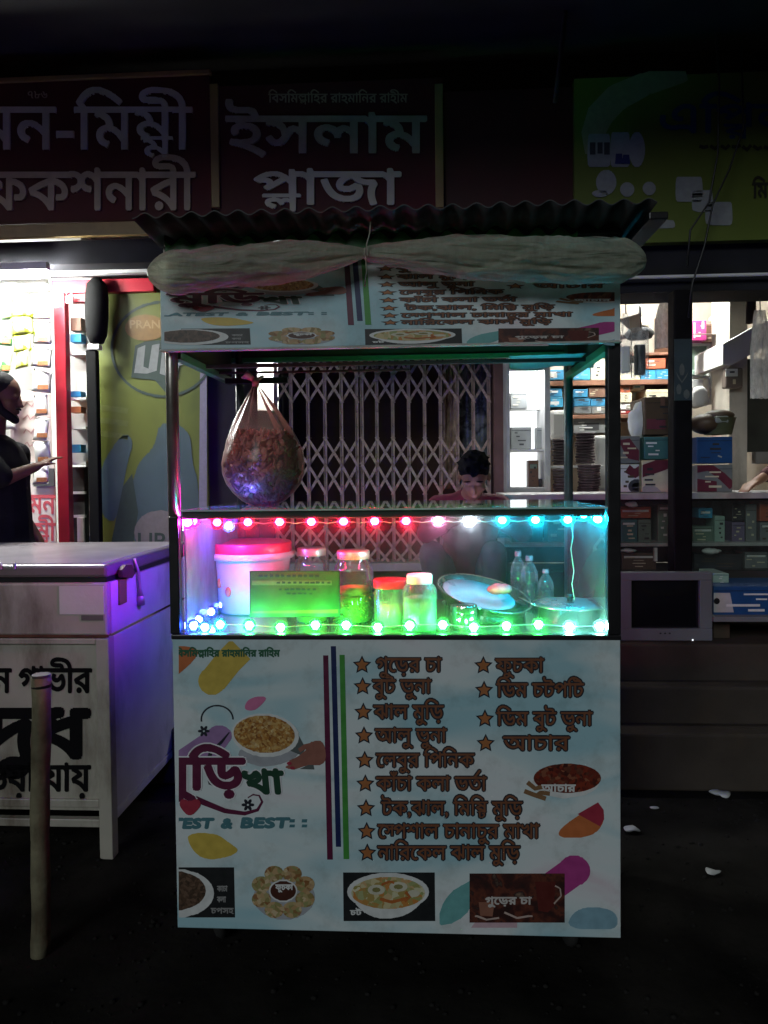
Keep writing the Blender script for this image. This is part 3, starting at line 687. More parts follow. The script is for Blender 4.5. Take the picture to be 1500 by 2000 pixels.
for k, (q, m) in enumerate((((1352, 722, 1374, 732), C_mint), ((1352, 740, 1374, 760), C_wh), ((1352, 764, 1378, 785), C_wh))):
    mb = MB(); a, b = pbox(*q, 5.42, .06); mb.box(a, b); tag(obj('packet', mb, m, None, .006), ('mint green packet behind the glass of the white framed shelf', 'white packet on the middle board of the white framed shelf', 'white bundle at the bottom of the white framed shelf')[k], 'packet')
# ceiling fan
t = thing('ceiling_fan', 'cream ceiling fan hanging near the front of the right shop', 'fan', P(1249, 575, 5.2)); c = P(1249, 630, 5.2)
mb = MB(); mb.tube([c + Vector((0, 0, .0)), c + Vector((0, 0, .30))], .014, 10); obj('rod', mb, M_white, t)
mb = MB(); mb.lathe([(.0, .03), (.035, .03), (.05, -.02), (.058, -.035), (.0, -.04)], c, 20); obj('canopy', mb, mat('cream enamel', (.6, .52, .4), .4), t)
mb = MB(); mb.lathe([(.0, -.04), (.075, -.045), (.10, -.075), (.08, -.11), (0, -.115)], c, 22); obj('motor', mb, M_dark, t)
for k in range(3):
    an = R(8 + 120 * k); d = Vector((cos(an), sin(an), 0)); n = Vector((-sin(an), cos(an), .22)).normalized()
    mb = MB(); p = c + Vector((0, 0, -.08)); mb.prism([p + d * .1 + n * .03, p + d * .6 + n * .075, p + d * .62 - n * .06, p + d * .1 - n * .03], (0, 0, .006)); obj('blade', mb, mat('brown fan blade', (.13, .10, .08), .4), t)
# hanging plastic bags from the beam
PLB = pane('clear plastic bag', (.93, .95, .98), .22, .25, 1, (.85, .9, .95))
PLW = pane('white plastic bags', (.9, .9, .9), .62, .25, 1, (.95, .95, .95))
def hang_bag(px0, px1, py0, py1, Y, m, label, folds=5, top=.45, fill=None, name='plastic_bag'):
    t = thing(name, label, 'bag', P((px0 + px1) / 2, py1, Y)); k = 1 / ppm(Y); mb = MB(); n = 40; rws = 16; sd_ = random.random() * 30
    cx = (px0 + px1) / 2
    for j in range(rws + 1):
        v = j / rws; w = (px1 - px0) / 2 * (top + (1 - top) * min(1, v * 2.2) ** .7)
        for i in range(n):
            a = 2 * pi * i / n; f = 1 + .22 * sin(a * folds + sd_ + v) + .2 * noise.noise(Vector((cos(a) * 2 + sd_, sin(a) * 2, v * 3)))
            e = 3 * noise.noise(Vector((a * 2, sd_, v)))
            p = P(cx + w * cos(a) * (.75 + .25 * f), py0 + (py1 - py0) * v + e * v * 1.2, Y); mb.v.append(p + Vector((0, sin(a) * w * k * .35 * f, 0)))
    for j in range(rws):
        for i in range(n):
            i2 = (i + 1) % n; mb.f.append((j * n + i, j * n + i2, (j + 1) * n + i2, (j + 1) * n + i)); mb.sm.append(True)
    obj('film', mb, m, t)
    mb = MB(); mb.tube([P(cx, py0 - 40, Y), P(cx + 1, py0 + 1, Y)], .003, 6); obj('hook', mb, M_black, t)
    if fill:
        mb = MB(); mb.box(*pbox(*fill[0], Y - .015, .03)); obj('contents', mb, fill[1], t, .01)
    return t
hang_bag(1278, 1315, 592, 680, 4.25, PLW, 'bundle of white plastic bags hanging left of the dark shop post')
hang_bag(1210, 1233, 612, 732, 4.25, PLB, 'slim clear plastic bag hanging close to the right edge of the cart', fill=((1213, 675, 1232, 728), M_white))
hang_bag(1233, 1268, 640, 738, 4.30, PLB, 'wide clear plastic bag holding black gear, hanging beside the cart', top=.95, folds=3, fill=((1240, 672, 1262, 732), M_black))
hang_bag(1466, 1502, 606, 778, 4.25, PLW, 'long white plastic bags hanging at the right edge of the picture', top=.6)
hang_bag(1456, 1478, 572, 632, 4.4, mat('brown film', (.12, .08, .05), .3, bump=.3), 'brown crumpled bag hanging above the meter box', folds=4, top=.8)
# meter box
t = thing('meter_box', 'grey electricity meter with white face on the chipped column', 'meter', P(1434, 760, 4.96))
mb = MB(); a, b = pbox(1417, 718, 1452, 758, 4.93, .07); mb.box(a, b); obj('case', mb, mat('grey brown case', (.18, .14, .12), .5), t, .012)
mb = MB(); a, b = pbox(1418, 720, 1441, 735, 4.925, .01); mb.box(a, b); obj('face', mb, C_wh, t)
mb = MB(); a, b = pbox(1426, 725, 1435, 728, 4.92, .006); mb.box(a, b); obj('dial', mb, M_black, t)
mb = MB(); a, b = pbox(1432, 741, 1437, 750, 4.925, .01); mb.box(a, b); obj('seal', mb, C_cream, t)
# white lit display cabinet beside the gate
t = thing('lit_cabinet', 'glaring white lit display cabinet with grey frame right of the gate', 'cabinet', P(1028, 962, 4.75)); LC = 4.72
for q in ((989, 700, 996, 962), (1064, 700, 1075, 962), (996, 952, 1064, 964)):
    mb = MB(); a, b = pbox(*q, LC, .35); mb.box(a, b); obj('frame', mb, mat('grey aluminium', (.42, .42, .42), .5), t, .003)
mb = MB(); a, b = pbox(996, 700, 1064, 952, LC + .33, .01); mb.box(a, b); obj('back_panel', mb, led('added glow back panel', (.95, 1, 1), 1.4), t)  # back panel made to glow so the cabinet inside turns white
mb = MB(); a, b = pbox(996, 700, 1064, 712, LC + .02, .3); mb.box(a, b); obj('top_panel', mb, M_white, t)
mb = MB(); a, b = pbox(997, 877, 1063, 881, LC + .03, .28); mb.box(a, b); obj('shelf_board', mb, M_white, t)
mb = MB(); a, b = pbox(997, 798, 1063, 800, LC + .2, .12); mb.box(a, b); obj('shelf_board', mb, M_white, t)
mb = MB(); mb.tube([P(999, 716, LC + .04), P(1061, 716, LC + .04)], .010, 8); obj('light_tube', mb, led('cabinet light', (.96, 1, 1), 450), t)
mb = MB(); a, b = pbox(996, 700, 1064, 724, LC + .004, .006); mb.box(a, b); obj('valance', mb, M_white, t)  # strip added before the tube to stop its light leaving the cabinet
for q, m, lb in (((998, 766, 1030, 798), C_gr, 'dark grey box on the upper shelf of the white lit cabinet'), ((998, 834, 1038, 877), C_gr, 'wide grey box on the middle shelf of the white lit cabinet'), ((1048, 834, 1061, 877), C_gr, 'narrow grey box on the middle shelf of the white lit cabinet'),
                 ((1032, 899, 1052, 951), C_br, 'brown green bottle box standing at the bottom of the white lit cabinet'), ((1052, 935, 1061, 951), C_black, 'tiny dark box at the bottom right of the white lit cabinet')):
    crate(*q, LC + .12, .1, m, lb, patch=[((q[0] + 3, q[1] + 8, q[2] - 3, q[1] + 16), C_gn)] if m is C_br else None)
# stacks of cable coils
def coil_stack(px0, px1, py0, py1, Y, label):
    t = thing('coil_stack', label, 'cable coils', P((px0 + px1) / 2, py1, Y)); k = 1 / ppm(Y); n = int((py1 - py0) / 5.2); r = (px1 - px0) / 2 * k; src = None; pw = parent_world(t)
    for i in range(n):
        z = (i + .5) * (py1 - py0) / n * k
        if src is None:
            mb = MB(); prof = [(r * .45, -.006), (r * .92, -.008), (r, 0), (r * .92, .008), (r * .45, .006), (r * .45, -.006)]; mb.lathe(prof, (0, 0, 0), 20)
            o = obj('coil', mb, mat('plum black cable', (.035, .018, .026), .5, var=.5, scale=30), t)
            for v in o.data.vertices: v.co += pw
            src = o
        else: o = share(src, t)
        o.location = (random.uniform(-.006, .006), 0, z); o.scale.x = random.uniform(.93, 1.02)
coil_stack(1078, 1114, 858, 908, 4.95, 'upper left stack of dark cable coils behind the rear cart post')
coil_stack(1080, 1118, 916, 960, 4.75, 'lower left stack of dark cable coils behind the rear cart post')
coil_stack(1124, 1162, 846, 906, 4.95, 'upper right stack of dark cable coils between the cart posts')
coil_stack(1128, 1172, 908, 960, 4.75, 'lower right stack of dark cable coils between the cart posts')
mb = MB(); a, b = pbox(1072, 909, 1180, 914, 4.85, .3); mb.box(a, b); tag(obj('ledge', mb, M_white, None, .003), 'white board between the upper and lower cable coil stacks', 'board')
mb = MB(); a, b = pbox(1073, 800, 1120, 857, 5.1, .2); mb.box(a, b); tag(obj('white_sack', mb, M_white, None, .03), 'white sack standing on the upper left cable coils', 'sack')
mb = MB(); a, b = pbox(1160, 850, 1200, 958, 5.1, .1); mb.box(a, b); tag(obj('white_sheet', mb, M_white, None, .02), 'white sheet upright behind the lower right cable coils', 'sheet')
# cartons on the counter
CY = 4.28
PRM = blotch('printed white carton', [(.16, .02, .04), (.42, .40, .40), (.35, .35, .37), (.12, .06, .07)], 7, kind='NOISE', stops=[.40, .44, .56, .62])
def pk(nm, x0, y0, x1, y1, Y, m, label, shapes=(), d=.22): 
    t = crate(x0, y0, x1, y1, Y, d, m, label)
    for loops, mm in shapes: quads_obj('print_patch', shape_quads(loops, 24, (x0 + 1, y0 + 1, x1 - 1, y1 - 1)), onY(Y, .003), mm, t)
PLM = flatm('plum print', (.14, .02, .04)); GRY = flatm('light grey print', (.36, .36, .36)); OCH = flatm('straw print', (.22, .20, .13))
pk('c', 1206, 907, 1249, 961, CY, C_wh, 'white carton with plum swoosh at the bottom left of the counter stacks', [([stroke([(1225, 915), (1240, 925), (1260, 912)], 18)], PLM), ([ring(1243, 950, 16, 14)], flatm('dark print', (.05, .05, .06))), ([ring(1243, 951, 9, 8)], GRY)])
pk('c', 1206, 852, 1250, 905, CY + .01, C_gr, 'grey plastic wrapped carton above the white plum swoosh carton', [([[(1208, 860), (1230, 856), (1248, 880), (1248, 900), (1225, 895)]], PLM)])
pk('c', 1254, 899, 1314, 961, CY, C_cream, 'straw coloured carton with plum band at the bottom left of the dark post', [([stroke([(1230, 925), (1262, 918), (1300, 905), (1320, 903)], 24)], PLM), ([ring(1268, 970, 26, 22)], GRY)])
pk('c', 1258, 853, 1313, 897, CY + .01, C_teal, 'teal plastic wrapped carton above the straw coloured carton', [([stroke([(1306, 858), (1309, 880)], 3)], GRY)])
pk('c', 1361, 908, 1431, 961, CY, C_gr, 'grey white carton with dark plum arc right of the dark post', [([stroke([(1361, 915), (1385, 912), (1410, 930), (1431, 950)], 16)], PLM), ([[(1361, 935), (1400, 940), (1400, 960), (1361, 960)]], PLM)])
pk('c', 1361, 853, 1431, 905, CY + .01, C_navy, 'dark blue plastic wrapped carton right of the dark post', [([stroke([(1402, 890), (1410, 893)], 3)], GRY)])
crate(1259, 775, 1330, 849, CY + .03, .3, C_dk, 'large dark brown carton on top of the teal wrapped carton', tape=C_br, patch=[((1263, 818, 1300, 838), C_pr)])
t = thing('basket_pile', 'heap of dark fans and a basket on the blue wrapped carton', 'basket', P(1390, 851, CY + .1))
mb = MB(); mb.ell(P(1378, 828, CY + .1), (.09, .09, .06), 16, 9); obj('round_pack', mb, C_dk, t)
mb = MB(); mb.lathe([(.075, 0), (.095, .09), (.10, .095), (.09, .09), (.07, .005)], P(1402, 849, CY + .1), 22); obj('basket', mb, mat('dull green plastic', (.09, .10, .05), .4), t)
mb = MB(); mb.ell(P(1404, 812, CY + .1), (.085, .08, .035), 16, 9); obj('lid', mb, C_dk, t)
mb = MB(); a, b = pbox(1398, 812, 1424, 826, CY + .01, .05); mb.box(a, b); obj('glass_pack', mb, cm('pale glass', (.3, .33, .3), rough=.2), t, .008)
def lump(name, cx, cy, rx, ry, Y, m, label, cat, seed=0, amp=.25, depth=None):
    mb = MB(); k = 1 / ppm(Y); mb.ell(P(cx, cy, Y), (rx * k, depth or rx * k * .6, ry * k), 26, 18); c = P(cx, cy, Y)
    for i, v in enumerate(mb.v):
        d = v - c; n = noise.noise(d * (.9 / (rx * k)) + Vector((seed, 0, 0))) + .5 * noise.noise(d * (2.5 / (rx * k)) + Vector((seed, 5, 0))); mb.v[i] = c + d * (1 + amp * n)
    return tag(obj(name, mb, m, None), label, cat)
lump('white_cloth', 1247, 822, 18, 36, CY + .1, mat('white cloth', (.8, .8, .78), .8, bump=.3), 'white crumpled cloth hanging left of the dark brown carton', 'cloth', 3, .3)
lump('white_bundle', 1366, 775, 16, 20, 4.9, M_white, 'white bundle on the shelf directly right of the dark post', 'bundle', 5, .2)
# dark post before the right shop
t = thing('shop_post', 'dark steel post with faded stickers in front of the right shop', 'post', P(1338, 1120, 3.92))
mb = MB(); xa, xb = P(1316, 900, 3.9).x, P(1353, 900, 3.9).x; mb.box((xa, 3.9, .605), (xb, 4.0, P(1330, 565, 3.9).z)); obj('column', mb, mat('dark painted post', (.008, .007, .008), .7, var=.4, scale=8, bump=.2, spec=.1), t, .008)
mb = MB(); a, b = pbox(1317, 662, 1352, 782, 3.896, .003); mb.box(a, b); obj('sticker', mb, cm('teal sticker', (.035, .055, .065)), t)
q = [ring(1332, 722, 5, 12), ring(1326, 760, 5, 10), ring(1341, 770, 6, 9), [(1320, 725), (1332, 745), (1345, 725), (1340, 738), (1332, 748), (1324, 738)]]
quads_obj('sticker_print', shape_quads(q, 30), onY(3.896, .003), flatm('dull sticker print', (.13, .14, .13)), t)
# glass counter
KY = 4.15; t = thing('display_counter', 'glass fronted shop counter with a white top edge in the right shop', 'counter', P(1300, 1200, KY))
xe = P(1640, 970, KY).x; xs = P(985, 970, KY).x
def kb(nm, y0, y1, dy, d, m, bev=.003):
    mb = MB(); mb.box((xs, KY + dy, P(1300, y1, KY).z), (xe, KY + dy + d, P(1300, y0, KY).z)); return obj(nm, mb, m, t, bev)
kb('top_rail', 963, 975, -.02, .5, mat('worn aluminium', (.55, .53, .52), .4, metal=.3, dirt=.3)); kb('shelf_board', 1061, 1068, .02, .4, mat('worn aluminium', (.55, .53, .52))); kb('base', 1116, 1225, 0, .4, M_dark); kb('back_panel', 976, 1115, .42, .02, M_dark)
mb = MB(); mb.box((xs, KY, P(1300, 1114, KY).z), (xe, KY + .005, P(1300, 976, KY).z)); obj('glass', mb, pane('counter glass', (.9, .95, .93), .04), t)
GB = [(1212, 990, 1272, 1012, C_or, 'orange pink packet on the counter shelf nearest the cart'), (1213, 1015, 1245, 1061, C_teal, 'dark teal box on the counter shelf nearest the cart'), (1247, 1015, 1272, 1061, C_gn, 'sage green box beside the dark teal box inside the counter'), (1285, 985, 1314, 1061, C_gn, 'tall sage box left of the dark post inside the counter'),
      (1353, 1028, 1394, 1061, C_gn, 'pair of sage cartons right of the dark post inside the counter'), (1396, 1008, 1416, 1061, C_mint, 'upright mint box right of the sage cartons inside the counter'), (1430, 1020, 1455, 1061, C_lil, 'lilac packet in the middle of the counter shelf'), (1457, 985, 1478, 1061, C_gr, 'tall grey patterned box near the right of the counter shelf'),
      (1484, 978, 1510, 1018, C_or, 'orange brown box at the upper right of the counter shelf'), (1485, 1020, 1512, 1061, C_gr, 'grey box at the right picture edge inside the counter'), (1365, 993, 1392, 1012, C_lb, 'pale crumpled packet lying on the sage cartons'), (1430, 985, 1455, 1018, C_black, 'black box above the lilac packet inside the counter'),
      (1356, 1082, 1450, 1114, C_black, 'long black box on the bottom board of the counter'), (1455, 1078, 1500, 1112, C_gr, 'grey bag on the bottom board of the counter at right'), (1215, 1080, 1282, 1114, C_dk, 'dark round pack on the bottom board of the counter near the cart'), (1000, 985, 1060, 1060, C_teal, 'teal carton inside the counter behind the cart glass at left'), (1070, 990, 1110, 1060, C_gn, 'sage carton inside the counter behind the cart glass in the middle'), (1125, 985, 1175, 1060, C_teal, 'teal carton inside the counter behind the cart glass at right')]
for q in GB: crate(q[0], q[1], q[2], q[3], KY + .08 + random.random() * .05, .14, q[4], q[5], patch=[((q[0] + 4, q[1] + 6, q[2] - 5, q[1] + 10), C_wh)] if (q[2] - q[0]) > 26 and q[4] is not C_black else None)
mb = MB(); a, b = pbox(1278, 1070, 1284, 1096, KY + .04, .02); mb.box(a, b); tag(obj('white_label', mb, C_wh, None), 'small white upright label on the bottom board of the counter', 'label')
for k, (cx, cy, rx, ry) in enumerate(((1232, 985, 12, 6), (1392, 1076, 18, 6), (1225, 1075, 16, 4))):
    lump('crumpled_bag', cx, cy, rx, ry, KY + .06, M_white, ('white crumpled bag at the top of the counter shelf nearest the cart', 'bluish crumpled bag on the bottom board right of the dark post', 'white paper scrap on the bottom board nearest the cart')[k], 'bag', k, .4)
# old monitor on the step
t = thing('old_monitor', 'bulky grey tube monitor with a black screen standing on the step', 'monitor', P(1300, 1255, 3.8)); MY = 3.68
M_tv = mat('grey monitor plastic', (.15, .175, .18), .55, scale=6, var=.08, bump=.05, dirt=.15)
a, b = pbox(1210, 1118, 1392, 1256, MY, .05); zb = .607; a = (a[0], a[1], zb)
ix0, ix1, iz0, iz1 = rect(1234, 1134, 1367, 1228, MY)
for nm, p0, p1 in (('bezel', (a[0], MY, a[2]), (b[0], MY + .05, iz0)), ('bezel', (a[0], MY, iz1), (b[0], MY + .05, b[2])), ('bezel', (a[0], MY + .001, iz0 - .001), (ix0, MY + .05, iz1 + .001)), ('bezel', (ix1, MY + .001, iz0 - .001), (b[0], MY + .05, iz1 + .001))):
    mb = MB(); mb.box(p0, p1); obj(nm, mb, M_tv, t, .004)
mb = MB(); n = 14
for j in range(n + 1):
    for i in range(n + 1):
        u, v = i / n, j / n; mb.v.append(Vector((ix0 + (ix1 - ix0) * u, MY + .022 - .014 * (1 - (2 * u - 1) ** 2) * (1 - (2 * v - 1) ** 2), iz0 + (iz1 - iz0) * v)))
for j in range(n):
    for i in range(n): q = j * (n + 1) + i; mb.f.append((q, q + 1, q + n + 2, q + n + 1)); mb.sm.append(True)
obj('screen', mb, mat('black screen glass', (.006, .007, .009), .12, var=0, bump=0, spec=.8), t)
mb = MB(); cx = (a[0] + b[0]) / 2; w = (b[0] - a[0]) / 2; h = b[2] - a[2]
mb.v += [Vector((cx + sx * w * .96, MY + .05, zb + h * v)) for sx, v in ((-1, .03), (1, .03), (1, .97), (-1, .97))] + [Vector((cx + sx * w * .55, MY + .36, zb + h * v)) for sx, v in ((-1, .1), (1, .1), (1, .7), (-1, .7))]
mb.f += [(0, 1, 5, 4), (1, 2, 6, 5), (2, 3, 7, 6), (3, 0, 4, 7), (4, 5, 6, 7), (0, 3, 2, 1)]; mb.sm += [False] * 6; obj('rear_housing', mb, M_tv, t, .01)
quads_obj('buttons', shape_quads([ring(1290 + k * 9, 1237, 2.2, 1.6, 8) for k in (0, 1, 2)], 6), onY(MY, .002), M_black, t)
mb = MB(); mb.ell(P(1353, 1250, MY - .002), (.004, .003, .004), 8, 6); obj('power_light', mb, led('small standby light', (.9, .95, 1), 1.5), t)
crate(1393, 1120, 1424, 1142, 3.85, .2, C_mint, 'pale mint box between the monitor and the blue carton')
t = crate(1394, 1145, 1560, 1204, 3.72, .3, C_navy, 'wide royal blue carton with a white label beside the monitor'); quads_obj('label', shape_quads([[(1394, 1160), (1426, 1158), (1433, 1195), (1394, 1196)]], 8), onY(3.72, .003), cm('white label', (.5, .5, .5)), t); quads_obj('label_mark', shape_quads([ring(1400, 1174, 6, 6)], 10), onY(3.72, .005), M_black, t)
mb = MB(); a, b = pbox(1394, 1205, 1600, 1215, 3.66, .4); mb.box(a, b); o = tag(obj('plank', mb, mat('grey plank', (.2, .2, .21), .7, dirt=.3), None, .003), 'grey plank carrying the royal blue carton', 'plank')
for k, px in enumerate((1402, 1570)):
    mb = MB(); x = P(px, 1215, 3.8).x; mb.box((x - .04, 3.75, .605), (x + .04, 3.9, a[2] - .0005)); tag(obj('brick_block', mb, M_conc, None, .003), ('left concrete block under the grey plank', 'right concrete block under the grey plank')[k], 'block')

# ================================================================== people
def capsule(mb, a, b, ra, rb, n=12):
    a, b = Vector(a), Vector(b); d = (b - a); L = d.length; d.normalize(); pts = []; rr = []
    for k in (-1, -.8, -.5, 0): pts.append(a + d * ra * k); rr.append(max(.001, ra * math.sqrt(max(0, 1 - k * k))))
    pts.append((a + b) / 2); rr.append((ra + rb) / 2)
    for k in (0, .5, .8, 1): pts.append(b + d * rb * k); rr.append(max(.001, rb * math.sqrt(max(0, 1 - k * k))))
    mb.tube(pts, rr, n)
def remeshed(name, mb, m, parent, vox=.008, smooth=6, cut=None):
    """one continuous skin over the joined volumes"""
    me = bpy.data.meshes.new('t'); me.from_pydata([tuple(v) for v in mb.v], [], mb.f)
    bm = bmesh.new(); bm.from_mesh(me); bmesh.ops.recalc_face_normals(bm, faces=bm.faces); bm.to_mesh(me); bm.free()
    o = bpy.data.objects.new('t', me); COL.objects.link(o)
    r = o.modifiers.new('r', 'REMESH'); r.mode = 'VOXEL'; r.voxel_size = vox
    s = o.modifiers.new('s', 'SMOOTH'); s.factor = .5; s.iterations = smooth
    dg = bpy.context.evaluated_depsgraph_get(); me2 = bpy.data.meshes.new_from_object(o.evaluated_get(dg)); bpy.data.objects.remove(o)
    pw = parent_world(parent)
    for v in me2.vertices: v.co -= pw
    me2.polygons.foreach_set('use_smooth', [True] * len(me2.polygons)); me2.materials.clear(); me2.materials.append(m); me2.name = name
    o = bpy.data.objects.new(name, me2); COL.objects.link(o); o.parent = parent; return o
SKIN = mat('brown skin', (.30, .15, .09), .5, var=.1, scale=20, bump=.05); HAIR = mat('black hair', (.010, .009, .010), .8, var=.3, scale=60, bump=.3, bscale=120, spec=.15)
def head_parts(c, M, s=1.0):
    """skull, jaw, nose, ears, lips, eyelids; local axes: x right, y forward(face), z up"""
    mb = MB(); f = lambda p: Vector(c) + M @ (Vector(p) * s)
    def e(p, r, n=16, m=10): mb.ell(f(p), tuple(k * s for k in r), n, m, M)
    e((0, -.005, .03), (.073, .092, .085)); e((0, .03, -.035), (.056, .060, .068)); e((0, .052, -.085), (.026, .022, .02))
    e((0, .09, -.018), (.011, .014, .026)); e((0, .101, -.034), (.015, .012, .009)); e((0, .085, -.062), (.024, .010, .0055)); e((0, .083, -.071), (.019, .010, .006))
    for sx in (-1, 1):
        e((sx * .076, -.005, -.012), (.009, .018, .030)); e((sx * .030, .076, .010), (.019, .011, .007)); e((sx * .040, .055, -.03), (.020, .018, .018))
    return mb, f
def hand(mb, w, d, up, side, s=1.0, curl=.5):
    """palm and five bent fingers growing from the wrist w along d"""
    d = Vector(d).normalized(); up = Vector(up); sd_ = d.cross(up).normalized() * side; up = sd_.cross(d).normalized() * side
    c = Vector(w) + d * .045 * s
    for k in range(4): capsule(mb, Vector(w) + sd_ * (k - 1.5) * .010 * s, c + sd_ * (k - 1.5) * .018 * s + d * .035 * s, .015 * s, .011 * s, 8)
    for k, L in enumerate((.066, .076, .070, .052)):
        a = c + sd_ * (k - 1.5) * .0195 * s + d * .035 * s; p = a; dd = d.copy()
        for j, q in enumerate((.45, .32, .23)):
            dd = (dd - up * curl * .55).normalized(); n = p + dd * L * q * 1.05 * s; capsule(mb, p, n, (.0088 - .0008 * j) * s, (.0080 - .0008 * j) * s, 8); p = n
    a = Vector(w) + d * .025 * s - sd_ * .026 * s; b = a + (d * .6 - sd_ * .75 - up * .2).normalized() * .035 * s; capsule(mb, a, b, .011 * s, .0095 * s, 8); capsule(mb, b, b + (d - up * .4 - sd_ * .1).normalized() * .03 * s, .0095 * s, .008 * s, 8)

# the seller, squatting behind the cart and looking at a phone
hy = 3.85; hc = P(926, 930, hy); hip = Vector((hc.x - .02, hy + .42, .82))
t = thing('person', 'young man in a maroon shirt squatting behind the cart, looking down at his phone', 'person', (hc.x, hy + .3, .605))
Mh = Matrix.Rotation(R(180 - 6), 3, 'Z') @ Matrix.Rotation(R(-38), 3, 'X')
mb, f = head_parts(hc, Mh, 1.02)
neck = hc + Vector((0, .06, -.09)); chest = hc + Vector((-.02, .15, -.25))
capsule(mb, f((0, -.02, -.06)), chest + Vector((0, -.02, .12)), .05, .055)
mb.ell(chest, (.15, .10, .17), 16, 10); capsule(mb, chest, hip, .12, .13)
ph = Vector((hc.x - .01, hy - .16, 1.235))
for sx in (-1, 1):
    sh = chest + Vector((sx * .17, -.01, .09)); el = Vector((hc.x + sx * .25, hy + .0, 1.13)); wr = ph + Vector((sx * .085, .045, -.03))
    capsule(mb, sh, el, .048, .038); capsule(mb, el, wr, .036, .024); hand(mb, wr, (-sx * .35, -.55, .25), (0, -.2, 1), sx, .9, .55)
    hp = hip + Vector((sx * .09, 0, 0)); kn = Vector((hc.x + sx * .16 - .06, hy + .02, 1.02)); an = Vector((hc.x + sx * .15 - .03, hy + .17, .69))
    capsule(mb, hp, kn, .085, .055); capsule(mb, kn, an, .052, .034); capsule(mb, an + Vector((0, .03, -.05)), an + Vector((0, -.16, -.058)), .03, .024)
remeshed('body', mb, SKIN, t, .0065, 3)
sh_ = MB(); sh_.ell(chest, (.168, .118, .185), 16, 10); capsule(sh_, chest + Vector((0, 0, -.02)), hip + Vector((0, 0, .02)), .138, .145); 
for sx in (-1, 1):
    s0 = chest + Vector((sx * .165, -.01, .09)); el = Vector((hc.x + sx * .25, hy + .0, 1.13)); wr = ph + Vector((sx * .085, .045, -.03)); capsule(sh_, s0, el, .064, .052); capsule(sh_, el, el.lerp(wr, .55), .05, .042); capsule(sh_, chest + Vector((0, 0, .1)), s0, .07, .062)
remeshed('shirt', sh_, mat('maroon shirt', (.16, .018, .035), .8, var=.25, scale=14, bump=.4), t, .009, 4)
tr_ = MB()
for sx in (-1, 1):
    hp = hip + Vector((sx * .09, 0, 0)); kn = Vector((hc.x + sx * .16 - .06, hy + .02, 1.02)); an = Vector((hc.x + sx * .15 - .03, hy + .17, .69)); capsule(tr_, hp, kn, .10, .062); capsule(tr_, kn, an.lerp(kn, .15), .072, .055)
remeshed('trousers', tr_, mat('pale grey trousers', (.13, .12, .11), .8, var=.15, scale=12, bump=.3), t, .009, 4)
hr = MB(); fh = lambda p: Vector(hc) + Mh @ (Vector(p) * 1.02)
hr.ell(fh((0, -.016, .048)), tuple(k * 1.02 for k in (.080, .094, .082)), 20, 12, Mh)
for k in range(40):
    a = random.uniform(0, 2 * pi); zz = random.uniform(.2, 1); d = Vector((cos(a) * math.sqrt(1 - zz * zz) * .078, sin(a) * math.sqrt(1 - zz * zz) * .092, zz * .08)); b = Vector((0, -.014, .045)); q = fh(b + d)
    capsule(hr, q, fh(b + d * 1.13 + Vector((random.uniform(-.012, .012), .012, random.uniform(-.006, .012)))), .010, .004, 6)
remeshed('hair', hr, HAIR, t, .007, 3)
eb = MB()
for sx in (-1, 1):
    eb.ell(fh((sx * .031, .089, .034)), (.019, .004, .0045), 10, 6, Mh)
obj('eyebrows', eb, HAIR, t)
pt = thing('phone', 'small lit phone held low in both hands by the squatting man', 'phone', tuple(ph)); Mp = Matrix.Rotation(R(-40), 3, 'X')
mb = MB(); mb.box(ph - Vector((.036, .075, .004)), ph + Vector((.036, .075, .004)), Mp, ph); obj('case', mb, M_black, pt, .003)
mb = MB(); o_ = ph + Mp @ Vector((0, 0, .005)); mb.box(o_ - Vector((.031, .066, .0008)), o_ + Vector((.031, .066, .0008)), Mp, o_); obj('screen', mb, led('phone screen', (.75, .62, 1), 4), pt)

# the man in black at the left edge, reaching to the packets
my = 3.85; hc = P(2, 775, my); t = thing('person', 'bearded man in a black shirt seen from the side, reaching toward the hanging packets', 'person', (hc.x, my, .43))
Mh = Matrix.Rotation(R(-78), 3, 'Z') @ Matrix.Rotation(R(-8), 3, 'X')
mb, f = head_parts(hc, Mh, 1.08)
ch = Vector((hc.x - .05, my, hc.z - .42)); hip = Vector((hc.x - .06, my, hc.z - .80))
capsule(mb, f((0, -.02, -.06)), ch + Vector((0, 0, .18)), .058, .06); mb.ell(ch, (.15, .19, .21), 16, 10); capsule(mb, ch, hip, .15, .14)
for sx in (-1, 1):
    s0 = ch + Vector((.02, sx * .2, .12))
    if sx < 0: el = P(8, 935, my - .16); wr = P(70, 912, my - .02)
    else: el = s0 + Vector((-.04, .05, -.3)); wr = el + Vector((.12, .02, -.2))
    capsule(mb, s0, el, .052, .042); capsule(mb, el, wr, .040, .026); hand(mb, wr, (wr - el).normalized() + Vector((0, 0, .15)), (0, 0, 1), sx, 1.0, .3)
    kn = hip + Vector((.03 * sx, sx * .1, -.42)); an = Vector((kn.x - .02, kn.y, .50)); capsule(mb, hip + Vector((0, sx * .09, 0)), kn, .09, .06); capsule(mb, kn, an, .058, .038); capsule(mb, an + Vector((-.03, 0, -.04)), an + Vector((.17, 0, -.045)), .035, .027)
remeshed('body', mb, mat('dark brown skin', (.11, .05, .03), .6, var=.1, scale=20, bump=.05, spec=.25), t, .008, 3)
CL2 = mat('black cloth', (.006, .006, .007), .9, var=.3, scale=12, bump=.3, spec=.1)
sm = MB(); sm.ell(ch, (.172, .215, .235), 16, 10); capsule(sm, ch, hip, .175, .20); capsule(sm, hip, Vector((hc.x + .02, my, hip.z - .30)), .20, .26)
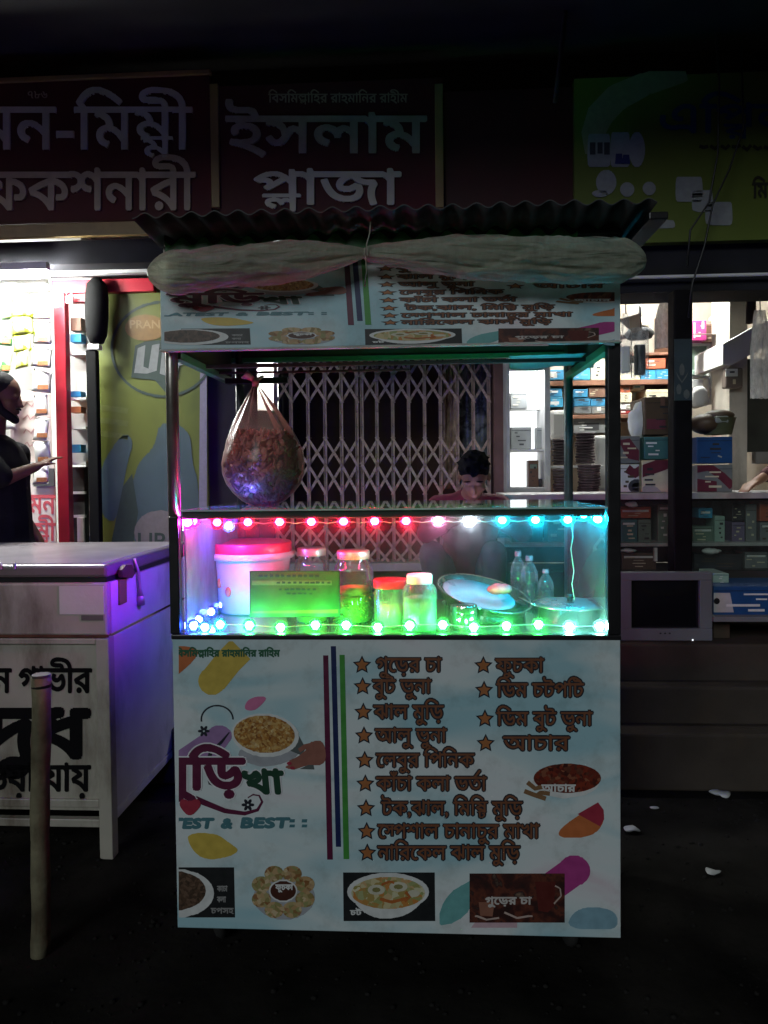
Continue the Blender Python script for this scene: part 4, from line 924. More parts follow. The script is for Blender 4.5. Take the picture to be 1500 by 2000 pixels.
for sx in (-1, 1):
    s0 = ch + Vector((.02, sx * .2, .12)); el = P(8, 935, my - .16) if sx < 0 else s0 + Vector((-.04, .05, -.3)); capsule(sm, s0, s0.lerp(el, .9), .07, .062); capsule(sm, ch + Vector((0, 0, .13)), s0, .08, .07)
remeshed('shirt', sm, CL2, t, .011, 4)
hr = MB(); fh = lambda p: Vector(hc) + Mh @ (Vector(p) * 1.08)
hr.ell(fh((0, -.020, .045)), tuple(k * 1.08 for k in (.082, .092, .082)), 20, 12, Mh); [capsule(hr, fh(a_), fh(b_), .021, .023, 10) for sx in (-1, 1) for a_, b_ in (((sx * .068, .0, -.02), (sx * .058, .022, -.065)), ((sx * .058, .022, -.065), (sx * .032, .065, -.095)), ((sx * .032, .065, -.095), (0, .078, -.105)))]
for sx in (-1, 1): capsule(hr, fh((sx * .028, .088, -.052)), fh((0, .096, -.048)), .007, .007, 8)
remeshed('hair', hr, HAIR, t, .006, 2)
# shopkeeper's arm over the counter, right picture edge
t = thing('person', 'shopkeeper in a dark sleeve leaning over the counter at the right picture edge', 'person', (P(1590, 950, 4.6).x, 4.75, .605))
mb = MB(); s0 = P(1520, 820, 4.75); hcx = P(1590, 740, 4.85); mb2, f = head_parts(hcx, Matrix.Rotation(R(120), 3, 'Z'), 1.0); mb.v += mb2.v; mb.f += mb2.f; mb.sm += mb2.sm
ch = P(1590, 880, 4.85); capsule(mb, hcx, ch, .055, .08); mb.ell(ch, (.17, .12, .22), 16, 10); capsule(mb, ch, Vector((ch.x, 4.9, .95)), .14, .15)
for sx in (-1, 1):
    s1 = ch + Vector((sx * .18, -.03, .13)); el = P(1545, 900, 4.5) if sx < 0 else s1 + Vector((.05, -.1, -.28)); wr = P(1478, 940, 4.34) if sx < 0 else el + Vector((-.12, -.2, .05)); capsule(mb, s1, el, .05, .042); capsule(mb, el, wr, .04, .026); hand(mb, wr, (wr - el), (0, 0, 1), sx, 1, .4)
    hp = Vector((ch.x + sx * .09, 4.9, .95)); kn = Vector((ch.x + sx * .1, 4.88, .78)); capsule(mb, hp, Vector((hp.x, 4.9, .66)), .09, .05); capsule(mb, Vector((hp.x, 4.93, .64)), Vector((hp.x, 4.78, .635)), .033, .026)
remeshed('body', mb, SKIN, t, .009, 3)
sm = MB(); sm.ell(ch, (.19, .14, .24), 16, 10); capsule(sm, ch, Vector((ch.x, 4.9, .9)), .165, .18)
for sx in (-1, 1):
    s1 = ch + Vector((sx * .18, -.03, .13)); el = P(1545, 900, 4.5) if sx < 0 else s1 + Vector((.05, -.1, -.28)); wr = P(1478, 940, 4.34) if sx < 0 else el + Vector((-.12, -.2, .05)); capsule(sm, s1, el, .066, .056); capsule(sm, el, el.lerp(wr, .7), .055, .045)
remeshed('shirt', sm, mat('wine dark sleeve', (.07, .012, .015), .8), t, .011, 4)
hr = MB(); hr.ell(hcx + Vector((0, .01, .045)), (.082, .095, .085), 18, 10); remeshed('hair', hr, HAIR, t, .008, 2)

# ================================================================== chest freezer on its stand, left
FY = 2.68; FB_ = 3.66; fx1 = P(209, 1105, FY).x; fx0 = fx1 - 1.30; ft = P(209, 1103, FY).z
M_fr = mat('dirty cream enamel', (.42, .40, .34), .42, scale=4, var=.15, bump=.12, dirt=.85)
M_lid = mat('grey freezer lid', (.17, .15, .145), .32, scale=4, var=.15, bump=.05, dirt=.3)
M_frs = mat('white side enamel', (.66, .62, .62), .36, scale=4, var=.14, bump=.12, dirt=.6)
t = thing('chest_freezer', 'old cream chest freezer on a painted metal stand left of the cart', 'freezer', ((fx0 + fx1) / 2, (FY + FB_) / 2, 0))
zf = lambda y: P(120, y, FY).z
def fb(nm, a, b, m, bev=.006): mb = MB(); mb.box(a, b); return obj(nm, mb, m, t, bev)
z_l0 = zf(1132); z_b0 = zf(1243); z_p0 = zf(1600)
fb('lid', (fx0, FY, z_l0 + .006), (fx1, FB_, ft), M_lid, .012)
fb('lid_seal', (fx0 + .01, FY + .012, z_l0 - .012), (fx1 - .008, FB_ - .01, z_l0 + .006), M_black, 0)
fb('cabinet', (fx0 + .002, FY + .004, z_b0), (fx1 - .004, FB_ - .004, z_l0 - .012), M_fr, .01)
fb('side_skin', (fx1 - .006, FY + .03, z_b0 + .004), (fx1 - .001, FB_ - .03, z_l0 - .016), M_frs, 0)
fb('top_skin', (fx0 + .03, FY + .03, ft - .002), (fx1 - .03, FB_ - .03, ft + .002), mat('violet grey lid top', (.40, .36, .38), .22, scale=3, var=.1, bump=.04, dirt=.15), 0)
fb('front_panel', (fx0, FY + .012, z_p0 + .03), (fx1 - .048, FY + .022, z_b0 - .02), M_fr, 0)
fb('side_panel', (fx1 - .014, FY + .05, z_p0 + .02), (fx1 - .006, FB_ - .04, z_b0 - .012), M_frs, 0)
for a, b in (((fx1 - .05, FY - .002, 0.0), (fx1, FY + .05, z_b0 - .008)), ((fx1 - .045, FB_ - .05, 0), (fx1, FB_, z_b0 - .008)), ((fx0, FY, 0), (fx0 + .05, FY + .05, z_b0 - .008)), ((fx0, FB_ - .05, 0), (fx0 + .05, FB_, z_b0 - .008))): fb('leg', a, b, M_fr, .003)
fb('rail', (fx0 + .05, FY, z_b0 - .03), (fx1 - .05, FY + .03, z_b0 - .008), M_fr, .003)
fb('rail', (fx0 + .05, FY, z_p0 - .03), (fx1 - .05, FY + .03, z_p0 + .0), M_fr, .003); fb('rail', (fx0 + .05, FY, z_p0 + .045), (fx1 - .05, FY + .03, z_p0 + .075), M_fr, .003)
fb('rail', (fx1 - .04, FY + .05, z_p0 - .02), (fx1 - .003, FB_ - .05, z_p0 + .015), M_frs, .003)
fb('rust_strip', (fx0 + .05, FY - .001, z_b0 - .004), (fx1, FY + .004, z_b0 + .006), mat('rust', (.12, .05, .025), .9, var=.4, scale=14), 0)
fb('sticker', (P(115, 1150, FY).x, FY + .0015, zf(1200)), (P(202, 1150, FY).x, FY + .004, zf(1145)), mat('white sticker', (.62, .63, .58), .5, var=.06), 0)
fb('nameplate', (P(157, 1150, FY).x, FY + .0015, zf(1212)), (P(200, 1150, FY).x, FY + .004, zf(1202)), mat('grey plate', (.12, .11, .10), .5), 0)
for px in (2, 29): fb('hinge_pin', (P(px - 2, 1104, FY).x, FY - .006, zf(1112)), (P(px + 2, 1104, FY).x, FY + .002, zf(1099)), mat('bright pin', (.7, .7, .68), .3, metal=.6), .002)
M_ink = mat('black brush paint', (.006, .006, .007), .8, bump=0, spec=.08)
FN = lambda x, y: P(x, y, FY + .0095)
quads_obj('lettering', text_quads('ন গাভীর', -14, 178, 1307, 1352, bold=1.8, rows=80), FN, M_ink, t)
quads_obj('lettering', text_quads('দুধ', -30, 172, 1388, 1478, bold=6, rows=90), FN, M_ink, t)
quads_obj('lettering', text_quads('ওয়া যায়', -28, 176, 1496, 1545, bold=1.8, rows=80), FN, M_ink, t)
# lid lock
def side(y_, z): return Vector((fx1 + .004, y_, z))
mb = MB(); mb.prism([side(2.76, ft - .03), side(2.80, ft - .015), side(2.86, ft - .02), side(2.89, ft - .06), side(2.86, ft - .075), side(2.77, ft - .06)], (.02, 0, 0)); obj('lock', mb, mat('brown iron lock', (.10, .06, .04), .5, metal=.4), t, .003)
mb = MB(); mb.box((fx1 - .002, 2.775, z_b0 + .10), (fx1 + .006, 2.845, ft - .07)); obj('hasp_strip', mb, mat('olive strip', (.20, .22, .05), .5, dirt=.4), t, .002)
mb = MB(); mb.tube([(fx1 + .008, 2.92, ft - .005), (fx1 + .012, 2.95, ft - .06), (fx1 + .012, 2.96, ft - .13), (fx1 + .012, 2.965, ft - .16)], [.005, .007, .006, .012], 8); mb.tube([(fx1 + .012, 2.965, ft - .16), (fx1 + .012, 2.97, ft - .20)], [.014, .017], 8); obj('handle', mb, mat('pale bent handle', (.45, .38, .36), .4, metal=.4), t)
# short post in front
t = thing('bamboo_post', 'short dirty painted post standing in front of the cream freezer', 'post', P(78, 1890, 2.13)); t.location.z = 0
mb = MB(); a = P(80, 1322, 2.13); b = P(79, 1890, 2.13); pts = [Vector((b.x + (a.x - b.x) * u + .002 * sin(u * 9), 2.13, -.02 + (a.z + .02) * u)) for u in [i / 14 for i in range(15)]]
mb.tube(pts, [.0275 + .0015 * sin(i * 1.9) for i in range(15)], 14); obj('shaft', mb, mat('flaking olive white paint', (.17, .155, .10), .8, scale=11, var=.5, bump=1, bscale=30, dirt=1, spec=.2), t)
mb = MB(); mb.tube([pts[-1] + Vector((0, 0, -.03)), pts[-1] + Vector((0, 0, .008))], [.0285, .0265], 14); obj('cap', mb, mat('dark cap', (.04, .035, .03), .7), t)

# ================================================================== THE CART
BY = 2.07                                                  # front plane of the cart
cx0 = P(341, 1500, BY).x; cx1 = P(1212, 1500, BY).x; CD = .66
cart = thing('food_cart', 'street food cart with printed menu panels, glass case and corrugated roof', 'cart', ((cx0 + cx1) / 2, BY + CD / 2, 0))
def cb(nm, a, b, m, bev=.003, parent=None): mb = MB(); mb.box(a, b); return obj(nm, mb, m, parent or cart, bev)
zc = lambda y: P(775, y, BY).z
z_bot = zc(1822); z_top = zc(1248); z_case = zc(1005); z_b1 = zc(676); z_r = zc(470)
M_vin = None
def banner_mat():
    m = bpy.data.materials.new('printed flex banner'); m.use_nodes = True; nt = m.node_tree; b = nt.nodes['Principled BSDF']; L = nt.links
    tc = node(nt, 'ShaderNodeTexCoord'); n = node(nt, 'ShaderNodeTexNoise'); n.inputs['Scale'].default_value = 1.9; n.inputs['Detail'].default_value = 3; n.inputs['Distortion'].default_value = .6
    mp = node(nt, 'ShaderNodeMapping'); mp.inputs['Rotation'].default_value = (0, R(38), 0); mp.inputs['Scale'].default_value = (1, 1, 2.4)
    L.new(tc.outputs['Object'], mp.inputs[0]); L.new(mp.outputs[0], n.inputs['Vector'])
    r = node(nt, 'ShaderNodeValToRGB'); e = r.color_ramp.elements; e[0].position = .36; e[0].color = (.38, .62, .70, 1); e[1].position = .52; e[1].color = (.70, .80, .82, 1)
    x = r.color_ramp.elements.new(.63); x.color = (.76, .80, .83, 1); x = r.color_ramp.elements.new(.72); x.color = (.74, .66, .72, 1)
    L.new(n.outputs['Fac'], r.inputs[0])
    n2 = node(nt, 'ShaderNodeTexNoise'); n2.inputs['Scale'].default_value = 9; n2.inputs['Detail'].default_value = 9; n2.inputs['Roughness'].default_value = .7; L.new(tc.outputs['Object'], n2.inputs['Vector'])
    r2 = node(nt, 'ShaderNodeValToRGB'); r2.color_ramp.elements[0].position = .36; r2.color_ramp.elements[0].color = (.55, .52, .48, 1); r2.color_ramp.elements[1].position = .50; r2.color_ramp.elements[1].color = (1, 1, 1, 1); L.new(n2.outputs['Fac'], r2.inputs[0])
    mx = node(nt, 'ShaderNodeMix', data_type='RGBA', blend_type='MULTIPLY'); mx.inputs['Factor'].default_value = .35; L.new(r.outputs[0], mx.inputs['A']); L.new(r2.outputs[0], mx.inputs['B'])
    L.new(mx.outputs['Result'], b.inputs['Base Color']); b.inputs['Roughness'].default_value = .42
    wv = node(nt, 'ShaderNodeTexNoise'); wv.inputs['Scale'].default_value = 6; bp = node(nt, 'ShaderNodeBump'); bp.inputs['Strength'].default_value = .25; bp.inputs['Distance'].default_value = .01; L.new(tc.outputs['Object'], wv.inputs[0]); L.new(wv.outputs['Fac'], bp.inputs['Height']); L.new(bp.outputs[0], b.inputs['Normal'])
    return m
M_flex = banner_mat()
FOOD = blotch('puffed rice print', [(.20, .07, .015), (.45, .20, .04), (.62, .40, .14), (.30, .12, .02), (.70, .52, .25)], 160)
FOOD2 = blotch('chatpati print', [(.32, .28, .08), (.62, .55, .32), (.55, .22, .05), (.30, .34, .12), (.75, .70, .5)], 62)
FOOD3 = blotch('pickle print', [(.10, .012, .008), (.22, .03, .012), (.05, .008, .006), (.30, .10, .05)], 110)
FOOD4 = blotch('dark curry print', [(.04, .025, .015), (.09, .05, .03), (.15, .09, .06)], 140)
FOOD5 = blotch('fuchka print', [(.38, .22, .09), (.55, .38, .2), (.30, .30, .12), (.25, .10, .03), (.65, .52, .32)], 95)
TEA = blotch('tea photo print', [(.018, .010, .010), (.05, .014, .012), (.13, .035, .02), (.03, .014, .014), (.24, .16, .11)], 24, kind='NOISE', stops=[.3, .45, .55, .62, .75])
c_ = lambda n, c: flatm(n, c)
K_or = c_('print orange', (.55, .16, .05)); K_ye = c_('print yellow', (.62, .46, .08)); K_pk = c_('print pink', (.62, .18, .36)); K_pu = c_('print purple', (.34, .20, .42)); K_mar = c_('print maroon', (.11, .008, .045)); K_navy = c_('print navy', (.008, .02, .10))
K_gr = c_('print green', (.06, .30, .05)); K_dg = c_('print dark green', (.01, .055, .03)); K_ol = c_('print outline', (.014, .018, .03)); K_tx = c_('print rust', (.20, .075, .035)); K_st = c_('print star orange', (.40, .15, .05)); K_wh = c_('print white', (.72, .74, .74)); K_bl = c_('print black', (.012, .014, .016))
K_te = c_('print teal', (.07, .20, .24)); K_sk = c_('print skin', (.30, .12, .09)); K_red = c_('print heart red', (.36, .03, .06)); K_mg = c_('print magenta', (.42, .05, .25)); K_gl = c_('print glow', (.80, .80, .84)); K_tt = c_('print sea teal', (.16, .42, .42)); K_sb = c_('print soft blue', (.24, .42, .52)); K_gry = c_('print cup grey', (.10, .12, .12)); K_lil = c_('print shadow', (.38, .40, .44))
def design(parent, fn, clip, side_full):
    """the menu print, in pixels of the lower panel; fn(x, y, lift) places it on a banner"""
    C = clip
    def put(nm, Q, lift, m): 
        if Q: quads_obj(nm, Q, lambda x, y: fn(x, y, lift), m, parent)
    sq = lambda loops, rows=30: shape_quads(loops, rows, C)
    put('print_blob', sq([smo([(300, 1262), (396, 1262), (372, 1300), (300, 1352)])]), .0006, K_or)
    put('print_capsule', sq([stroke([(470, 1268), (446, 1292), (416, 1330)], 54), ring(414, 1330, 27, 27)]), .0006, K_ye)
    put('print_dot', sq([smo([(476, 1386), (482, 1368), (500, 1360), (524, 1361), (508, 1380), (494, 1389)])]), .0006, K_pk)
    put('print_purple', sq([ring(428, 1437, 25, 20), [(410, 1424), (446, 1452), (420, 1486), (300, 1486), (345, 1468)]]), .0006, K_pu)
    put('print_blob', sq([smo([(366, 1628), (420, 1626), (448, 1646), (470, 1662), (440, 1676), (405, 1680), (382, 1668), (368, 1646)])]), .0006, K_ye)
    put('print_capsule', sq([smo([(1087, 1632), (1100, 1612), (1168, 1568), (1178, 1580), (1181, 1600), (1170, 1622), (1150, 1634), (1110, 1637)])]), .0006, K_or)
    put('print_capsule', sq([[(1128, 1590), (1168, 1567), (1179, 1582), (1180, 1600), (1172, 1614)]]), .0010, K_red)
    put('print_capsule', sq([ring(1121, 1701, 32, 30), stroke([(1064, 1742), (1121, 1701)], 58)]), .0006, K_mg)
    put('print_smear', sq([stroke([(860, 1806), (870, 1794), (882, 1780), (893, 1767), (904, 1752), (914, 1738), (926, 1718)], lambda u: 4 + 46 * sin(u * 3.14) ** .8)]), .0005, K_tt)
    put('print_smear', sq([smo([(1105, 1814), (1118, 1782), (1150, 1770), (1205, 1778), (1208, 1820)])]), .0005, K_sb)
    put('print_smear', sq([[(920, 1812), (930, 1798), (1010, 1800), (1010, 1812)]]), .0005, c_('print faint pink', (.6, .42, .48)))
    # stripes
    put('stripe', sq([[(631, 1280), (641, 1280), (650, 1679), (639, 1679)]], 3), .0008, K_mar)
    put('stripe', sq([[(646, 1262), (656, 1262), (666, 1654), (656, 1654)]], 3), .0008, K_navy)
    put('stripe', sq([[(663, 1279), (673, 1279), (682, 1678), (671, 1678)]], 3), .0008, K_gr)
    # cup of puffed rice in a hand
    put('print_hand', sq([smo([(556, 1496), (590, 1486), (600, 1455), (612, 1446), (634, 1448), (638, 1494), (602, 1494), (580, 1502), (560, 1502)])]), .0009, K_sk)
    put('print_hand', sq([stroke([(604, 1468), (585, 1482), (566, 1490)], lambda u: 13 - 4 * u), stroke([(606, 1480), (588, 1493), (572, 1500)], lambda u: 12 - 4 * u), stroke([(612, 1456), (596, 1458), (584, 1466)], lambda u: 12 - 4 * u)]), .0017, K_sk)
    put('print_nail', sq([ring(565, 1491, 5, 3.6, 10), ring(571, 1500, 5, 3.2, 10)]), .0021, K_red)
    put('print_cuff', sq([[(585, 1502), (602, 1494), (612, 1494), (614, 1503)]]), .0010, K_gry)
    put('print_cup', sq([smo([(452, 1470), (500, 1500), (556, 1492), (590, 1470), (582, 1432), (520, 1440)])]), .0011, K_lil)
    put('print_cup', sq([[(556, 1462), (582, 1434), (597, 1462), (588, 1475)]]), .0013, K_gry)
    put('print_rim', sq([ring(518, 1436, 66, 42, 30, rot=.08), [(560, 1410), (584, 1430), (578, 1444)]]), .0015, K_wh)
    put('print_food', sq([ring(516, 1434, 60, 36, 30, rot=.08)]), .0019, FOOD)
    # swirls and flowers
    put('swirl', sq([stroke(ring(424, 1405, 31, 27, 20, -pi * 1.05, 0.0, 0), 3.0)], 40), .0009, K_ol)
    put('swirl', sq([stroke([(448, 1430), (432, 1450), (412, 1468), (403, 1498), (410, 1530), (430, 1540)], lambda u: 2 + 6 * sin(u * 3))], 50), .0013, K_ol)
    put('swirl', sq([stroke([(330, 1530), (352, 1548), (395, 1566), (440, 1584), (478, 1589), (503, 1582), (512, 1566), (506, 1554), (494, 1552), (484, 1558)], lambda u: 14 * (1 - u) ** 1.6 + 2.2)], 60), .0009, K_mar)
    for fx, fy, fr_ in ((398, 1428, 12), (484, 1572, 13)):
        put('print_flower', sq([ring(fx + fr_ * .55 * cos(a), fy + fr_ * .55 * sin(a), fr_ * .42, fr_ * .24, 10, rot=a) for a in [k * pi / 3 for k in range(6)]], 30), .0010, K_ol)
    # logo words
    LG = ((302, 476, 1484, 1540) if not side_full else (306, 480, 1484, 1540))
    for bo, li, mm in ((7, .0014, K_gl), (4.2, .0018, K_mar)): put('lettering', text_quads('মুিড়', LG[0], LG[1], LG[2], LG[3], bold=bo, rows=96, clip=C), li, mm)
    for bo, li, mm in ((5.5, .0014, K_gl), (3.2, .0018, K_dg)): put('lettering', text_quads('খা', 478, 555, 1508, 1549, bold=bo, rows=60, clip=C, skew=-.1), li, mm)
    put('print_heart', sq([smo([(370, 1597), (352, 1578), (350, 1566), (358, 1559), (370, 1566), (384, 1559), (393, 1567), (390, 1578)])]), .0022, K_red)
    put('lettering', text_quads('LATEST', 290, 414, 1601, 1617, bold=2.2, rows=30, clip=C, skew=.18), .0009, K_te)
    put('lettering', text_quads('&', 432, 452, 1601, 1617, bold=2.0, rows=30, clip=C, skew=.18), .0009, K_te)
    put('lettering', text_quads('BEST', 471, 562, 1600, 1616, bold=2.2, rows=30, clip=C, skew=.18), .0009, K_te)
    put('print_dots', sq([[(x, y), (x + 10, y), (x + 9, y + 6), (x - 1, y + 6)] for x in (566, 590) for y in (1600, 1610)], 20), .0009, K_te)
    put('lettering', text_quads('িবসিম{ল/ল}ািহর রাহমািনর রািহম', 342, 546, 1270, 1282, bold=.9, rows=34, clip=C), .0012, c_('print bottle green', (.02, .12, .06)))
    # menu lines
    A = [('গুেড়র চা', 735, 862, 1299), ('বুট ভুনা', 728, 842, 1341), ('ঝাল মুিড়', 730, 866, 1391), ('আলু ভুনা', 733, 872, 1437), ('েলবুর িপিনক', 735, 926, 1485), ('কাঁচা কলা ভ{ত^}া', 735, 950, 1531), ('টক,ঝাল, িম{ষ/ট}ি মুিড়'.replace('িম{ষ/ট}ি', 'িমি{ষ/ট}'), 745, 1020, 1579), ('ে{স+প}শাল চানাচুর মাখা', 738, 1053, 1624), ('নািরেকল ঝাল মুিড়', 738, 1015, 1666),
         ('ফুচকা', 968, 1062, 1300), ('িডম চটপিট', 970, 1140, 1348), ('িডম বুট ভুনা', 970, 1157, 1404), ('আচার', 983, 1112, 1452)]
    for k, (s, x0, x1, yc) in enumerate(A):
        put('lettering_outline', text_quads(s, x0, x1, yc - 13, yc + 13, bold=3.1, rows=44, clip=C), .0008, K_ol)
        put('lettering', text_quads(s, x0, x1, yc - 13, yc + 13, bold=.55, rows=52, clip=C), .0014, K_tx)
        sx = (707 + (yc - 1299) * .028) if k < 9 else (944 + (yc - 1300) * .03)
        put('star_outline', sq([star(sx, yc, 19, .5)], 24), .0008, K_ol); put('star', sq([star(sx, yc, 13.5, .47)], 24), .0014, K_st)
    # pickle dish
    put('print_bowl', sq([ring(1104, 1530, 66, 27), [(1042, 1528), (1168, 1528), (1145, 1553), (1100, 1560), (1062, 1552)]]), .0007, K_wh); put('print_food', sq([ring(1108, 1520, 66, 29, 30)]), .0012, FOOD3)
    put('print_tamarind', sq([stroke([(1030, 1528), (1045, 1540), (1062, 1536)], 9), stroke([(1024, 1545), (1042, 1552), (1066, 1560)], 9), stroke([(1046, 1556), (1056, 1548), (1074, 1550)], 9)], 24), .0016, c_('print tamarind', (.24, .13, .06)))
    put('lettering', text_quads('আচার', 1058, 1124, 1533, 1546, bold=.8, rows=24, clip=C), .0020, K_wh)
    # small pictures along the foot
    put('print_picture', sq([[(330, 1694), (457, 1694), (459, 1792), (330, 1792)]], 3), .0007, K_bl)
    put('print_plate', sq([ring(347, 1745, 71, 47, 32)], 40), .0011, K_wh); put('print_food', sq([ring(342, 1740, 60, 38, 28)], 34), .0015, FOOD4)
    put('lettering', text_quads('কাচা', 424, 444, 1731, 1741, bold=.5, rows=16, clip=C) + text_quads('কলা', 424, 441, 1752, 1762, bold=.5, rows=16, clip=C) + text_quads('চপসহ', 412, 456, 1774, 1784, bold=.5, rows=16, clip=C), .0015, c_('print grey', (.3, .3, .3)))
    put('print_shadow', sq([ring(555, 1752, 60, 44, 28)]), .0006, K_lil)
    for a in range(8):
        ax, ay = 553 + 46 * cos(a * pi / 4 + .39), 1742 + 38 * sin(a * pi / 4 + .39)
        put('print_fuchka', sq([ring(ax, ay, 19, 16, 18)], 20), .0008 + .0003 * (a % 2), FOOD5)
    put('print_bowl', sq([ring(553, 1740, 28, 22, 24)], 24), .0014, K_wh); put('print_sauce', sq([ring(553, 1740, 25, 19, 24)], 24), .0018, c_('print dark sauce', (.07, .02, .012)))
    put('lettering', text_quads('ফুচকা', 538, 572, 1728, 1738, bold=.6, rows=18, clip=C), .0022, K_wh)
    put('print_picture', sq([[(670, 1704), (849, 1705), (850, 1799), (671, 1797)]], 3), .0007, K_bl)
    put('print_bowl', sq([ring(758, 1742, 80, 37, 32), smo([(682, 1752), (834, 1752), (800, 1786), (758, 1796), (715, 1788)])], 40), .0011, K_wh); put('print_food', sq([ring(758, 1744, 72, 31, 32)], 34), .0015, FOOD2)
    put('print_egg', sq([ring(735, 1738, 17, 10, 16), ring(778, 1732, 18, 10, 16), ring(808, 1745, 12, 7, 14)], 24), .0019, c_('print egg', (.62, .60, .48)))
    put('print_egg_hollow', sq([ring(735, 1738, 8, 5, 12), ring(778, 1732, 9, 5, 12)], 16), .0023, c_('print olive', (.24, .22, .08)))
    put('print_spice', sq([stroke([(745, 1728), (760, 1722), (770, 1724)], 5), stroke([(742, 1756), (765, 1762), (796, 1754)], 6), stroke([(792, 1742), (800, 1752), (790, 1760)], 6)], 20), .0027, c_('print chilli', (.45, .13, .03)))
    put('lettering', text_quads('চট', 684, 706, 1778, 1787, bold=.7, rows=16, clip=C), .0019, K_wh)
    put('print_picture', sq([[(917, 1706), (1103, 1709), (1103, 1802), (917, 1800)]], 3), .0007, TEA)
    put('print_cup', sq([[(1045, 1722), (1085, 1722), (1082, 1770), (1070, 1782), (1052, 1780)]], 20), .0011, c_('print tea red', (.10, .015, .012)))
    put('print_cup', sq([[(935, 1762), (966, 1762), (962, 1790), (938, 1788)]], 20), .0012, c_('print tea cup', (.28, .12, .08)))
    put('print_saucer', sq([stroke([(928, 1788), (950, 1796), (975, 1793)], 4), stroke([(985, 1782), (1010, 1793), (1040, 1788)], 4), stroke([(1082, 1765), (1096, 1750), (1094, 1735), (1084, 1730)], 3)], 20), .0014, c_('print pale pink', (.5, .38, .34)))
    put('lettering', text_quads('গুেড়র চা', 948, 1038, 1753, 1766, bold=.8, rows=20, clip=C), .0016, c_('print pale', (.55, .52, .5)))
# lower panel
lp = cb('menu_panel', (cx0, BY, z_bot), (cx1, BY + .018, z_top), M_flex, .002)
design(lp, lambda x, y, l: P(x, y, BY - l), (349, 1254, 1206, 1814), False)
cb('panel_edge', (cx0 - .002, BY - .004, z_top - .002), (cx1 + .002, BY + .03, z_top + .012), M_black)
bx = [P(x, 600, BY).x for x in (318, 1208)]; z_bt = zc(500)
tp = cb('top_banner', (bx[0], BY - .02, z_b1), (bx[1], BY - .005, z_bt), M_flex, .002)
TY = BY - .02
def topfn(x, y, l):
    yy = 683 - (1820 - y) * .325 - .007 * (1.056 * x + 5 - 340)
    return P(1.056 * x + 5, yy, TY - l)
design(tp, topfn, (299, 1290, 1132, 1812), True)
cb('banner_edge', (bx[0] - .003, BY - .023, z_b1 - .006), (bx[1] + .003, BY - .003, z_b1), mat('dirty white hem', (.5, .5, .48), .6, dirt=.4), .001)
# body of the cart
M_sheet = mat('dull sheet metal', (.16, .17, .18), .45, metal=.5, scale=5, var=.25, bump=.1, dirt=.5)
cb('side_panel', (cx0, BY + .02, z_bot + .04), (cx0 + .012, BY + CD, z_top), M_sheet); cb('side_panel', (cx1 - .012, BY + .02, z_bot + .04), (cx1, BY + CD, z_top), M_sheet)
cb('rear_panel', (cx0 + .012, BY + CD - .012, z_bot + .04), (cx1 - .012, BY + CD, z_top - .03), M_sheet); cb('bottom_board', (cx0 + .012, BY + .02, z_bot + .03), (cx1 - .012, BY + CD - .012, z_bot + .05), M_black)
M_refl = mat('polished steel counter', (.62, .64, .64), .13, metal=.95, scale=6, var=.08, bump=.05, bscale=8)
zfl = z_top + .004
cb('counter_top', (cx0 + .012, BY + .03, z_top - .03), (cx1 - .012, BY + CD - .012, zfl), M_refl, 0)
# posts
def post(px, py, Y, ztop, zb, r, m, name='post', sq=False):
    x = P(px, py, Y).x; mb = MB()
    if sq: mb.box((x - r, Y - r, zb), (x + r, Y + r, ztop))
    else: mb.tube([(x, Y, zb), (x, Y, (zb + ztop) / 2), (x, Y, ztop)], r, 16)
    return obj(name, mb, m, cart, .003 if sq else 0), x
M_tubeb = mat('bare scuffed tube', (.38, .36, .33), .3, metal=.75, scale=8, var=.35, bump=.15, dirt=.7)
post(338, 850, BY + .02, z_r, z_case + .0, .0175, M_tubeb)
post(343, 1120, BY + .012, z_case - .001, z_top + .013, .014, M_black, 'corner_post', True)
post(1197, 950, BY + .012, z_r, z_top + .013, .0175, M_black, 'post', True)
RY = BY + CD - .03
post(1110, 850, RY, z_r - .03, zfl, .016, mat('teal grey tube', (.16, .20, .22), .4, metal=.5, dirt=.3), 'rear_post'); post(470, 850, RY, z_r - .03, zfl, .016, M_steelb, 'rear_post')
xl = P(343, 1000, BY).x; xr = P(1197, 1000, BY).x
# canopy frame
zk = P(775, 690, BY).z
for nm, a, b, m in (('canopy_rail', (xl, BY + .0, z_b1 + .0), (xr, BY + .03, z_b1 + .02), M_steelb), ('canopy_rail', (xl, RY - .01, P(775, 703, RY).z), (xr, RY + .01, P(775, 694, RY).z), mat('green painted rail', (.05, .17, .10), .4)), ('canopy_rail', (xl - .012, BY + .03, zk), (xl + .012, RY, zk + .022), mat('green painted rail', (.05, .17, .10), .4)), ('canopy_rail', (xr - .012, BY + .03, zk), (xr + .012, RY, zk + .022), mat('green painted rail', (.05, .17, .10), .4)),
                    ('cross_bar', (P(440, 745, 2.55).x, 2.545, P(490, 749, 2.55).z), (P(562, 745, 2.55).x, 2.565, P(490, 738, 2.55).z), M_black), ('cross_bar', (xl, 2.35, zk + .01), (xr, 2.362, zk + .022), M_steelb), ('cross_bar', (xl, 2.50, zk + .012), (P(800, 700, 2.5).x, 2.508, zk + .02), M_steelb)): cb(nm, a, b, m, .001)
cb('canopy_side', (xl - .004, BY + .02, zk + .024), (xl + .004, RY, z_r - .02), M_dark, 0); cb('canopy_side', (xr - .004, BY + .02, zk + .024), (xr + .004, RY, z_r - .02), M_dark, 0); cb('canopy_back', (xl, RY - .004, P(775, 694, RY).z), (xr, RY + .004, z_r - .03), M_dark, 0)
